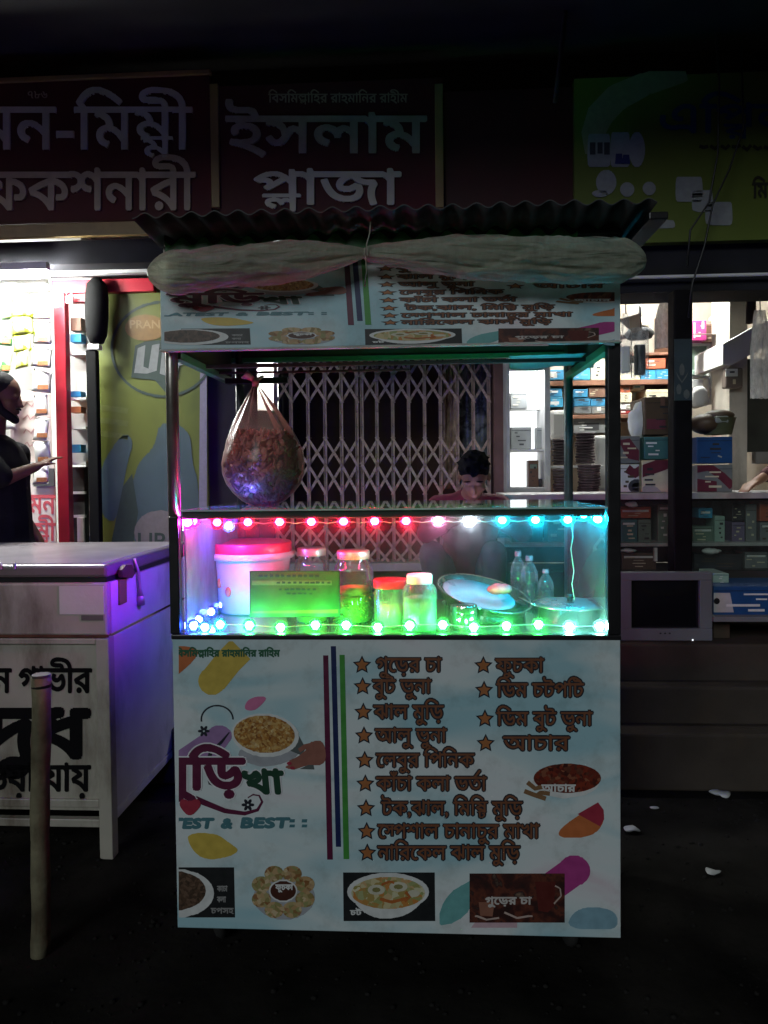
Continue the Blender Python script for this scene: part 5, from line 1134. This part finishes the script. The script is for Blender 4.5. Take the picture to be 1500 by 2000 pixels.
cb('canopy_ceiling', (xl + .005, BY + .02, z_r - .04), (xr - .005, RY - .006, z_r - .03), mat('dull green ceiling', (.10, .16, .13), .5, scale=4), 0)  # dull green board under the roof
# corrugated roof
mb = MB(); rx0 = P(258, 420, 1.88).x; rx1 = P(1284, 400, 1.88).x; zr0 = P(775, 405, 1.88).z; n = 24 * 14; pitch = .0605; zb_ = z_r + .004; ny = 5
for s_ in (0, 1):
    for j in range(ny + 1):
        y = 1.88 + (2.86 - 1.88) * j / ny; z = zr0 + (zb_ - .045 - zr0) * j / ny
        for i in range(n + 1):
            x = rx0 + (rx1 - rx0) * i / n; w = noise.noise(Vector((x * 3, y * 2, 0))) * .004
            mb.v.append(Vector((x, y + (.006 * noise.noise(Vector((x * 5, 0, 3))) if j == 0 else 0), z + .0065 * sin(2 * pi * x / pitch) + w - .0022 * s_)))
N1 = (n + 1) * (ny + 1)
for s_ in (0, 1):
    for j in range(ny):
        for i in range(n): q = s_ * N1 + j * (n + 1) + i; mb.f.append((q, q + 1, q + n + 2, q + n + 1)); mb.sm.append(True)
for i in range(n): mb.f.append((i, i + 1, N1 + i + 1, N1 + i)); mb.sm.append(False)
roof = obj('roof_sheet', mb, mat('weathered tin', (.045, .05, .052), .6, metal=.3, scale=6, var=.35, bump=.2, dirt=.6), cart, fix=False)
cb('roof_batten', (rx0 + .03, BY - .045, P(775, 478, BY).z - .0), (rx1 - .05, BY - .015, P(775, 452, BY).z), M_black); cb('roof_batten', (P(1268, 420, 1.9).x, 1.9, P(1280, 428, 1.9).z), (P(1306, 420, 1.9).x, 2.7, P(1280, 413, 1.9).z), M_black)
# green wavy strip: lamp light leaking under the tin, put into its colour
mb = MB(); gx0 = P(335, 480, BY).x; gx1 = P(1120, 480, BY).x; m_ = 260
for i in range(m_ + 1):
    x = gx0 + (gx1 - gx0) * i / m_; zt_ = P(775, 472, BY).z + .010 * sin(2 * pi * x / pitch + 1) ; mb.v += [Vector((x, BY - .05, zt_)), Vector((x, BY - .05, P(775, 510, BY).z))]
for i in range(m_): mb.f.append((2 * i, 2 * i + 2, 2 * i + 3, 2 * i + 1)); mb.sm.append(False)
o = obj('leak_light_strip', mb, mat('green leak light', (.03, .22, .05), .35, scale=30, var=.5), cart, fix=False); s = o.modifiers.new('s', 'SOLIDIFY'); s.thickness = .003
# wheels and axle
for px, Y in ((440, 2.25), (1110, 2.25), (440, 2.62), (1110, 2.62)):
    x = P(px, 1800, Y).x; mb = MB(); mb.lathe([(.03, -.018), (.07, -.02), (.082, -.012), (.086, 0), (.082, .012), (.07, .02), (.03, .018)], (x, Y, .086), 24, Matrix.Rotation(R(90), 3, 'Y'))
    w = obj('wheel', mb, mat('worn rubber', (.025, .024, .023), .8, bump=.3), cart)
    mb = MB(); mb.tube([(x - .03, Y, .086), (x + .03, Y, .086)], .02, 12); mb.box((x - .03, Y - .02, .09), (x - .024, Y + .02, z_bot + .03)); mb.box((x + .024, Y - .02, .09), (x + .03, Y + .02, z_bot + .03)); obj('fork', mb, M_rust, cart)
# blue plastic under the canopy at right
mb = MB(); nx_, ny_ = 20, 6
for j in range(ny_ + 1):
    for i in range(nx_ + 1):
        u, v = i / nx_, j / ny_; a = P(995 + 165 * u, 694 + 26 * v - 5 * u + (4 * sin(u * 7) if j == ny_ else 0), 2.60 - .22 * (1 - v)); mb.v.append(a + Vector((0, 0, .006 * noise.noise(Vector((u * 5, v * 3, 1))))))
for j in range(ny_):
    for i in range(nx_): q = j * (nx_ + 1) + i; mb.f.append((q, q + 1, q + nx_ + 2, q + nx_ + 1)); mb.sm.append(True)
o = obj('plastic_sheet', mb, mat('blue grey tarpaulin', (.10, .22, .27), .4, var=.25, scale=8), None, fix=False); s = o.modifiers.new('s', 'SOLIDIFY'); s.thickness = .002; tag(o, 'blue grey plastic sheet sagging under the right corner of the cart canopy', 'plastic sheet')

# rolled-up plastic curtain
mb = MB(); N = 220; K = 56; RYY = 1.975
def roll(u):
    x = 287 + (1263 - 287) * u
    if x < 715:
        v = (x - 287) / 428; cy = 534 - 40 * v ** 1.2; r = 37 * min(1, math.sqrt(max(0, v * 9))) * (1 - .12 * v) ; r = r * (1 - max(0, (v - .55) / .45) ** 2 * .78)
    else:
        v = (x - 715) / 548; cy = 496 + 8 * min(1, v * 1.6) + 6 * v; r = (12 + 20 * min(1, v * 3.2) ** .8) * (1 + .22 * v); r *= min(1, math.sqrt(max(0, (1 - v) * 11)))
    return x, cy, max(r, .8)
for i in range(N + 1):
    x, cy, r = roll(i / N); p = P(x, cy, RYY); rr = r / ppm(RYY)
    for k in range(K):
        a = 2 * pi * k / K; f = 1 + .16 * noise.noise(Vector((x * .013, cos(a) * 1.6, sin(a) * 1.6))) + .16 * (1 - 3 * abs(noise.noise(Vector((x * .0055, cos(a) * 3.2, sin(a) * 3.2 + x * .004))))) + .09 * (1 - 3 * abs(noise.noise(Vector((x * .02, cos(a) * 7, sin(a) * 7)))))
        mb.v.append(p + Vector((0, cos(a) * min(rr, .052) * .9 * f, sin(a) * rr * f)))
for i in range(N):
    for k in range(K): k2 = (k + 1) % K; mb.f.append((i * K + k, i * K + k2, (i + 1) * K + k2, (i + 1) * K + k)); mb.sm.append(True)
rt = thing('rolled_curtain', 'rolled up grey plastic curtain tied under the front edge of the tin roof', 'curtain', P(775, 560, RYY))
m = pane('clouded plastic film', (.8, .8, .72), .44, .22, 1, (.64, .66, .54), 1.0, .9); obj('film', mb, m, rt)
mb = MB()
for k in range(3): c = P(713 + 4 * k, 496, RYY); mb.tube([c + Vector((.002 * k, .018 * cos(a), .014 * sin(a))) for a in [j * pi / 6 for j in range(13)]], .0022, 6)
obj('tie', mb, mat('pale string', (.4, .38, .3), .7), rt)
mb = MB(); mb.tube([P(724, 432, 1.93), P(722, 455, 1.93), P(716, 478, 1.94), P(716, 494, 1.94)], .0018, 6); mb.tube([P(714, 500, 1.92), P(716, 530, 1.93), P(712, 560, 1.95)], .0015, 6); obj('string', mb, mat('pale string', (.4, .38, .3)), rt)

# ------------------------------------------------------------------ glass display case
case = cart
GX0 = P(357, 1100, BY).x; GX1 = P(1187, 1100, BY).x; GZ1 = z_case
cb('case_rail', (xl + .015, BY + .012, P(775, 1012, BY).z), (xr - .018, BY + .03, P(775, 997, BY).z), mat('brown black rail', (.035, .03, .03), .35))
ztp = P(775, 997, BY).z
cb('case_rail', (xl + .015, BY + CD - .03, ztp - .015), (xr - .018, BY + CD - .012, ztp), M_black); 
for x in (GX0 - .006, GX1 + .0): cb('case_rail', (x, BY + .031, ztp - .012), (x + .01, BY + CD - .031, ztp), M_black)
GL_ = pane('case glass', (.97, .99, .98), .032, .02); mb = MB(); mb.box((GX0 + .001, BY + .004, zfl + .001), (GX1 - .001, BY + .008, ztp - .001)); obj('front_glass', mb, GL_, cart)  # dust film put on the pane to spread a glow around the lamps
mb = MB(); mb.box((GX0 - .004, BY + .032, zfl + .001), (GX0 - .001, BY + CD - .032, ztp - .016)); obj('side_glass', mb, pane('light damping side glass', (.45, .42, .6), .5, .1, .6, (.3, .3, .4), .8), cart)  # fog and tint added to hold other lamp colours off the freezer
mb = MB(); mb.box((GX1 + .004, BY + .032, zfl + .001), (GX1 + .007, BY + CD - .032, ztp - .016)); obj('side_glass', mb, pane('side glass'), cart)
mb = MB(); mb.box((xl + .012, BY + .002, ztp + .001), (xr - .012, BY + CD - .02, ztp + .006)); obj('top_glass', mb, pane('top glass', (.96, .99, .98), .06, .02), cart)
gl_ = GX0 - .020
cb('case_rail', (GX0 - .045, BY + .34, ztp - .012), (GX0 - .0075, BY + CD - .012, ztp - .001), M_black)  # strip added over the side lamps to keep their light off the signs
cb('added_light_stop', (gl_ - .022, BY + .36, ztp - .068), (GX0 - .0075, BY + CD - .012, ztp - .0645), M_black, 0)  # strip added under the side lamps to cut light low on the freezer
cb('glass_edge', (xl + .012, BY + .0, ztp + .0015), (xr - .012, BY + .0018, ztp + .0055), mat('pale green glass edge', (.55, .66, .62), .25), 0)
cb('glass_bead', (GX1 - .0005, BY + .002, zfl + .002), (GX1 + .004, BY + .009, ztp - .002), mat('pale green glass edge', (.55, .66, .62)), 0)

# ------------------------------------------------------------------ coloured light strings
RED = (1, .008, .05); PKW2 = (1, .25, .55); WHT = (.75, .85, 1); CYN = (.008, .62, 1); GRE = (.05, 1, .12); BLU = (.10, .12, 1); MAGE = (1, .02, .55); GRW = (.25, 1, .75)
def string(label, items, es, wire_pts, r=.0112, cz=1):
    t = thing('light_string', label, 'string lights', items[0][0])
    mb = MB(); mb.tube(wire_pts, .0013, 6, False); obj('wire', mb, mat('clear wire', (.5, .5, .5), .4), t)
    for p, c, k in items:
        mb = MB(); mb.ell(p, (r, r, r * .9), 10, 7); nm = 'led %.2f %.2f %.2f %d' % (c[0], c[1], c[2], es * k); o = obj('lamp', mb, led(nm, c, es * k), t)
        mb = MB(); mb.ell(p, (r * 1.75,) * 3, 12, 8); obj('lens', mb, pane('added halo shell', (1, 1, 1), .012, .1, .04, (.9, .9, .9), 1.0), o)  # haze shell added around each lamp to form its coloured halo
        mb = MB(); sg = cz; mb.box(Vector(p) + Vector((-.007, -.003, sg * .0125 - .002)), Vector(p) + Vector((.007, .003, sg * .0125 + .002))); obj('clip', mb, mat('white clip', (.7, .7, .7), .4), t)
    return t
LY = BY + .030
tx = [366, 424, 484, 546, 608, 671, 732, 793, 856, 917, 981, 1046, 1109, 1168]
cl_ = [MAGE, RED, RED, RED, RED, RED, RED, RED, PKW2, WHT, CYN, CYN, CYN, CYN]
yt = lambda x: 1021 - (x - 366) * .008
its = [(P(x, yt(x), LY), c, 1.0 if c is not WHT else 1.3) for x, c in zip(tx, cl_)]
wp = []
for i, x in enumerate(tx[:-1]): wp += [P(x, yt(x), LY), P(x + 20, yt(x) + 1, LY), P(x + 31, yt(x) + 3, LY + .002), P(x + 42, yt(x) + 1, LY)]
ES = 540
string('row of red then white then cyan lamps along the top of the glass case', its, ES, wp + [P(1168, 1014, LY)])
bxs = [378, 400, 430, 487, 548, 616, 676, 738, 800, 865, 925, 989, 1052, 1112, 1172]
cl2 = [(.03, .10, 1), (.04, .25, 1), (.04, .7, .8), (.04, 1, .25), GRE, GRE, GRE, GRE, GRE, GRE, GRE, GRE, GRE, GRW, GRW]
LYB = BY + .034
its = [(P(x, 1222 + 3 * sin(i * 2), LYB), c, .9 if i > 2 else .55) for i, (x, c) in enumerate(zip(bxs, cl2))]
string('row of mostly green lamps along the bottom of the glass case', its, ES, [p for p, _, _ in its], cz=-1)
# left and right ends going back into the case
gl = GX0 - .014
its = [(Vector((GX0 + .010, BY + .07, ztp - .03)), MAGE, .8), (P(447, 1028, 2.30), BLU, 2.2), (Vector((gl, BY + .45, ztp - .04)), (1, .004, .45), 3.4), (Vector((gl - .006, BY + .52, ztp - .04)), (.6, .004, 1), 1.5), (Vector((gl - .006, BY + .59, ztp - .04)), (.03, .03, 1), 5.5), (Vector((gl - .006, BY + .64, ztp - .04)), (.02, .03, 1), 6.5)]
string('magenta to blue lamps along the left side of the glass case', its, ES, [its[0][0], its[2][0], its[3][0], its[4][0], its[5][0]])
its = [(Vector((GX0 + .012, BY + .10 + .13 * k, zfl + .03)), (.03, .06, 1), .7) for k in range(4)]
string('blue lamps at the foot of the left side glass', its, ES, [p for p, _, _ in its])
its = [(Vector((GX1 - .012, BY + .10 + .15 * k, ztp - .03)), CYN, 1) for k in range(3)]
string('cyan lamps along the right side of the glass case', its, ES, [p for p, _, _ in its])
t = thing('cord', 'thin wire dangling from the top right lamps down to the pot lid', 'cord', P(1120, 1170, 2.2))
mb = MB(); mb.tube([P(1117, 1020, 2.10), P(1119, 1050, 2.12), P(1115, 1072, 2.14), P(1118, 1095, 2.16), P(1121, 1115, 2.18), P(1117, 1140, 2.2), P(1122, 1172, 2.22)], .0012, 6); obj('wire', mb, mat('clear wire', (.5, .5, .5)), t)

# ------------------------------------------------------------------ goods inside the case
def flr(py): return (CAM.z - zfl) * 0 + zfl
def lath(name, prof, c, m, parent, n=32, M=None): mb = MB(); mb.lathe(prof, c, n, M); return obj(name, mb, m, parent)
BKY = 2.50; bc = P(491, 1100, BKY); bc.z = zfl + .001
t = thing('bucket', 'large white plastic bucket with a pink red lid at the left of the glass case', 'bucket', bc); hb = P(491, 1078, BKY).z - zfl
lath('body', [(0, .0), (.108, .0), (.114, .006), (.134, hb - .02), (.136, hb)], bc, mat('white bucket plastic', (.62, .58, .55), .35, var=.03, bump=0), t)
lath('rim', [(.134, hb - .018), (.148, hb - .018), (.15, hb - .008), (.148, hb + .002), (.13, hb + .002)], bc, mat('white bucket plastic', (.62, .58, .55)), t)
lath('lid', [(.138, hb + .002), (.139, hb + .03), (.134, hb + .036), (.12, hb + .03), (0, hb + .03)], bc, mat('rose red lid', (.62, .02, .07), .35, var=.05, bump=0), t)
for px, py, k in ((448, 1155, 1.0), (427, 1140, .7)):
    mb = MB(); th = math.atan2(-.9, (P(px, py, 2.38).x - bc.x) / .12); c = Vector((P(px, py, 2.40).x, 0, P(px, py, 2.40).z)); rr_ = .125; dx = c.x - bc.x; c.y = bc.y - math.sqrt(rr_ ** 2 - dx ** 2) - .003
    mb.ell(c, (.010 * k, .004, .017), 12, 8); obj('almond_print', mb, mat('brown print', (.35, .13, .05)), t)
def jar(px, Y, r, h, label, lidm, fillm, fillh, lid_r=.78, body=None, name='jar', flakes=None, neck=.86):
    c = P(px, 1100, Y); c.z = zfl + .001; t = thing(name, label, 'jar', c)
    nk = h * neck
    lath('body', [(0, 0), (r * .95, 0), (r, .008), (r, nk * .82), (r * .93, nk * .9), (r * lid_r * .95, nk), (r * lid_r * .95, h - .02)], c, body or pane('jar glass', (.92, .97, .95), .07, .03), t)
    lath('lid', [(r * lid_r * 1.04, h - .026), (r * lid_r * 1.06, h - .004), (r * lid_r, h), (0, h)], c, lidm, t)
    if fillm:
        if flakes:
            mb = MB(); random.seed(int(px))
            for k in range(flakes):
                a = random.uniform(0, 2 * pi); q = r * .9 * math.sqrt(random.random()); p = c + Vector((q * cos(a), q * sin(a), random.uniform(.006, fillh))); d = Vector((random.gauss(0, 1), random.gauss(0, 1), random.gauss(0, .7))).normalized() * random.uniform(.008, .016)
                mb.tube([p - d, p + Vector((0, 0, .003)), p + d], .0022, 5)
            o = obj('snack', mb, fillm, t, fix=False); o['kind'] = 'stuff'
            lath('snack_core', [(0, .004), (r * .8, .004), (r * .82, fillh * .95), (0, fillh)], c, fillm, t, 16)
        else: lath('contents', [(0, .004), (r * .93, .004), (r * .94, fillh * .95), (r * .6, fillh), (0, fillh * 1.02)], c, fillm, t, 24)
    return t, c
M_gold_lid = mat('pale gold lid', (.60, .48, .34), .3, metal=.5, var=.1); M_redlid = mat('red lid', (.55, .01, .03), .4, var=.05)
SN = mat('yellow noodle snack', (.50, .36, .04), .6, var=.3, scale=60); SO = mat('orange snack', (.55, .16, .03), .6, var=.3, scale=60)
jar(609, 2.52, .060, P(609, 1070, 2.52).z - zfl, 'tall glass jar with a gold lid just right of the white bucket', M_gold_lid, SO, .10)
t, c = jar(690, 2.30, .0625, P(690, 1075, 2.30).z - zfl, 'glass jar with a gold lid, filled with yellow noodle snack', M_gold_lid, SN, .085, flakes=420)
lath('snack_top', [(0, .088), (.052, .088), (.05, .108), (0, .116)], c, SO, t, 20)
jar(608, 2.30, .05, .13, 'low jar standing behind the green card in the glass case', M_gold_lid, SN, .1)
PLJ = pane('milky plastic', (.8, .9, .85), .30, .2, 1, (.6, .75, .6))
jar(762, 2.24, .051, P(762, 1131, 2.24).z - zfl, 'squat plastic jar with a bright red lid in the middle of the glass case', M_redlid, mat('pale powder', (.6, .6, .5), .7), .07, lid_r=.98, body=PLJ)
jar(819, 2.17, .050, P(819, 1122, 2.17).z - zfl, 'white plastic jar with a narrow white lid beside the tilted basin', M_white, mat('pale powder', (.6, .6, .5)), .10, lid_r=.72, body=PLJ)
jar(905, 2.20, .04, .07, 'small low steel cup under the tilted basin', M_refl, None, 0, lid_r=.95, body=M_refl)
# green card
t = thing('menu_card', 'green and khaki printed card leaning inside the glass case', 'card', P(576, 1205, 2.16))
mb = MB(); a, b = pbox(488, 1115, 664, 1204, 2.17, .004); mb.box(a, b); obj('card', mb, blotch('green card print', [(.015, .045, .014), (.035, .05, .018), (.07, .055, .022)], 5, kind='NOISE', stops=[.3, .5, .7]), t)
cf = lambda l: (lambda x, y: P(x, y, 2.17 - l))
quads_obj('print_border', shape_quads([stroke([(488, 1116), (664, 1116)], 2), stroke([(488, 1204), (664, 1204)], 2), [(488, 1116), (490, 1116), (490, 1204), (488, 1204)], [(662, 1116), (664, 1116), (664, 1204), (662, 1204)]], 60), cf(.001), K_bl, t)
quads_obj('print_band', shape_quads([[(492, 1134), (648, 1134), (648, 1143), (492, 1143)]], 2), cf(.0008), c_('print ivory', (.1, .1, .06)), t); quads_obj('print_band', shape_quads([[(492, 1194), (660, 1190), (660, 1198), (492, 1198)]], 4), cf(.0008), c_('print ochre', (.2, .14, .03)), t)
quads_obj('print_marks', shape_quads([[(x, y + random.uniform(-1, 1)), (x + w_, y), (x + w_, y + h_), (x, y + h_)] for y, h_, x_0, x_1 in ((1122, 5, 505, 625), (1136, 4, 540, 640), (1149, 4, 545, 620), (1158, 3, 560, 610)) for x, w_ in [(q, random.uniform(5, 9)) for q in range(x_0, x_1, 11)]], 60), cf(.0014), K_ol, t)
# tilted steel basin
bcn = P(945, 1160, 2.36); Mt = Matrix.Rotation(R(13), 3, 'Y') @ Matrix.Rotation(R(11), 3, 'X')
t = thing('steel_basin', 'wide steel basin tipped to one side, holding a pale blue plate', 'basin', bcn - Vector((0, 0, .07)))
lath('basin', [(0, -.062), (.10, -.06), (.13, -.03), (.148, 0), (.157, .004), (.157, .007), (.147, .004), (.128, -.027), (.098, -.055), (0, -.057)], bcn, M_refl, t, 44, Mt)
lath('plate', [(0, -.03), (.07, -.028), (.118, -.004), (.118, -.001), (.07, -.024), (0, -.026)], bcn + Vector((-.015, .01, .0)), mat('pale blue enamel', (.40, .62, .68), .3, var=.08), t, 40, Mt)
lump('onion_heap', 975, 1150, 24, 10, 2.33, mat('pinkish food', (.55, .16, .16), .5, var=.3, scale=50), 'small pinkish food heap on the pale blue plate', 'food', 9, .3)
c = bcn.copy(); c.z = zfl + .001; 
lt = thing('steel_pot', 'wide steel pot carrying the tilted basin', 'pot', c); lath('body', [(0, 0), (.115, 0), (.125, .01), (.128, .045), (.134, .048)], c, M_refl, lt, 40)
# pot with flat lid at right
c = P(1113, 1200, 2.29); c.z = zfl + .001; hz = P(1113, 1181, 2.29).z - zfl
t = thing('steel_pot', 'round steel pot with a flat knobbed lid at the right of the glass case', 'pot', c)
lath('body', [(0, 0), (.092, 0), (.098, .01), (.098, hz - .004), (.104, hz)], c, M_refl, t, 40); lath('lid', [(.112, hz), (.112, hz + .004), (.09, hz + .007), (.03, hz + .009), (0, hz + .009)], c, mat('worn steel lid', (.45, .47, .48), .28, metal=.85, dirt=.2), t, 40); lath('knob', [(.008, hz + .009), (.008, hz + .018), (.014, hz + .022), (.013, hz + .03), (0, hz + .032)], c, M_black, t, 16)
# water bottles
BT = pane('bottle plastic', (.90, .97, .97), .12, .06, 1, (.7, .85, .85))
def bottle(px, py, Y, r, label):
    c = P(px, 1150, Y); h = P(px, py, Y).z - zfl; c.z = zfl + .001; t = thing('water_bottle', label, 'bottle', c, 'water bottles in the glass case')
    pr = [(0, 0), (r * .9, 0), (r, .008)] + [(r * (1 - .04 * (k % 2)), .012 + (h * .6 - .012) * k / 10) for k in range(11)] + [(r * .9, h * .72), (r * .55, h * .84), (r * .36, h * .88), (r * .36, h * 1.02)]
    lath('body', pr, c, BT, t, 22); lath('cap', [(r * .42, h * .915), (r * .42, h), (0, h)], c, mat('dull pink cap', (.35, .18, .20), .4), t, 14)
    lath('water', [(0, .004), (r * .86, .004), (r * .88, h * .5), (0, h * .5)], c, pane('water', (.85, .95, .95), .04, .02), t, 20)
bottle(1012, 1078, 2.60, .027, 'clear water bottle furthest back among the three bottles'); bottle(1034, 1087, 2.53, .030, 'tallest looking clear water bottle in the middle of the three'); bottle(1066, 1113, 2.46, .026, 'shortest clear water bottle, nearest the lidded pot')
t = thing('ladle', 'steel spoon handle leaning out of the tilted basin', 'spoon', P(1035, 1170, 2.3)); mb = MB(); mb.tube([P(1014, 1165, 2.30), P(1030, 1174, 2.26), P(1046, 1183, 2.22)], [.004, .003, .003], 8); obj('handle', mb, M_refl, t)

# hanging bag of puffed snacks
t = thing('snack_bag', 'big clear plastic bag of reddish puffed snacks hanging under the canopy', 'bag', P(515, 992, 2.45)); SY = 2.45; k_ = 1 / ppm(SY)
prof = [(752, 6), (760, 10), (775, 20), (800, 36), (830, 54), (860, 69), (885, 78), (905, 81.5), (925, 80), (945, 73), (962, 60), (978, 42), (988, 22), (992, 1)]
mb = MB(); K = 44; cxs = lambda y: 499 + (515 - 499) * min(1, (y - 745) / 130)
pr2 = []
for i in range(len(prof) - 1):
    for s_ in range(3): u = s_ / 3; pr2.append((prof[i][0] + (prof[i + 1][0] - prof[i][0]) * u, prof[i][1] + (prof[i + 1][1] - prof[i][1]) * u))
pr2.append(prof[-1])
for (y, r) in pr2:
    p = P(cxs(y), y, SY); top = max(0, 1 - (y - 745) / 170)
    for q in range(K):
        a = 2 * pi * q / K; f = 1 + .10 * top * sin(a * 9 + y * .01) + .02 * noise.noise(Vector((cos(a) * 4, sin(a) * 4, y * .03))); mb.v.append(p + Vector((cos(a) * r * k_ * f, sin(a) * r * k_ * f * .9, 0)))
for i in range(len(pr2) - 1):
    for q in range(K): q2 = (q + 1) % K; mb.f.append((i * K + q, i * K + q2, (i + 1) * K + q2, (i + 1) * K + q)); mb.sm.append(True)
obj('film', mb, pane('snack bag film', (.95, .90, .88), .17, .30, 1, (.80, .52, .52)), t)
PF = mat('puffed rose snack', (.85, .30, .27), .85, var=.3, scale=34, bump=.5, spec=.15)
mb = MB(); random.seed(5)
for q in range(1150):
    y = random.uniform(842, 984); r = 0
    for i in range(len(prof) - 1):
        if prof[i][0] <= y <= prof[i + 1][0]: r = prof[i][1] + (prof[i + 1][1] - prof[i][1]) * (y - prof[i][0]) / (prof[i + 1][0] - prof[i][0])
    r = max(0, r - 9); a = random.uniform(0, 2 * pi); rr = r * math.sqrt(random.uniform(.1, 1)); p = P(cxs(y), y, SY) + Vector((cos(a) * rr * k_, sin(a) * rr * k_ * .85, 0))
    Mr = Matrix.Rotation(random.uniform(0, 6), 3, 'X') @ Matrix.Rotation(random.uniform(0, 6), 3, 'Z'); mb.ell(p, (random.uniform(.010, .017), .0045, random.uniform(.009, .014)), 8, 5, Mr)
o = obj('puffed_snack', mb, PF, t, fix=False); o['kind'] = 'stuff'
mb = MB(); c = P(499, 748, SY); mb.tube([c + Vector((0, 0, -.012)), c + Vector((0, 0, .012))], [.012, .011], 12); mb.tube([c + Vector((-.004, 0, .01)), c + Vector((-.03, .01, .03)), c + Vector((-.045, .0, .018))], [.008, .016, .004], 8); mb.tube([c + Vector((.004, 0, .01)), c + Vector((.012, .06, .03)), P(503, 742, 2.55)], [.007, .005, .004], 8)
obj('knot', mb, mat('bag knot', (.32, .26, .28), .4), t)

# ------------------------------------------------------------------ litter on the road
random.seed(11)
for k, (px, py, s_) in enumerate(((1410, 1555, .030), (1234, 1625, .022), (1390, 1708, .020), (1278, 1580, .012))):
    d = P(px, py, 1) - CAM; p = CAM + d * (CAM.z / -d.z); mb = MB(); mb.ell(p + Vector((0, 0, s_ * .3)), (s_ * 1.4, s_, s_ * .35), 12, 8)
    for i, v in enumerate(mb.v): mb.v[i] = v + Vector((noise.noise(v * 30), noise.noise(v * 30 + Vector((5, 5, 5))), .4 * noise.noise(v * 40))) * s_ * .7
    zmin = min(v.z for v in mb.v); mb.v = [v - Vector((0, 0, zmin - .001)) for v in mb.v]
    tag(obj('litter', mb, mat('pale plastic scrap', (.55, .56, .56), .5), None), ('largest pale plastic scrap on the dark ground at right', 'pale scrap lying close to the right edge of the cart', 'small pale scrap lowest on the dark ground at right', 'tiny pale scrap between the cart and the largest scrap')[k], 'litter')
mb = MB(); random.seed(3)
for k in range(2600):
    x = random.uniform(-2.4, 2.4); y = random.uniform(1.5, 3.3); s_ = .002 + .009 * random.random() ** 3; mb.ell((x, y, s_ * .3), (s_, s_ * random.uniform(.6, 1), s_ * .6), 6, 4)
o = obj('gravel', mb, mat('gravel', (.016, .015, .014), .9, var=.4, scale=30, spec=.1), None, fix=False); tag(o, 'scattered grit and small stones on the dirt road', 'gravel'); o['kind'] = 'stuff'
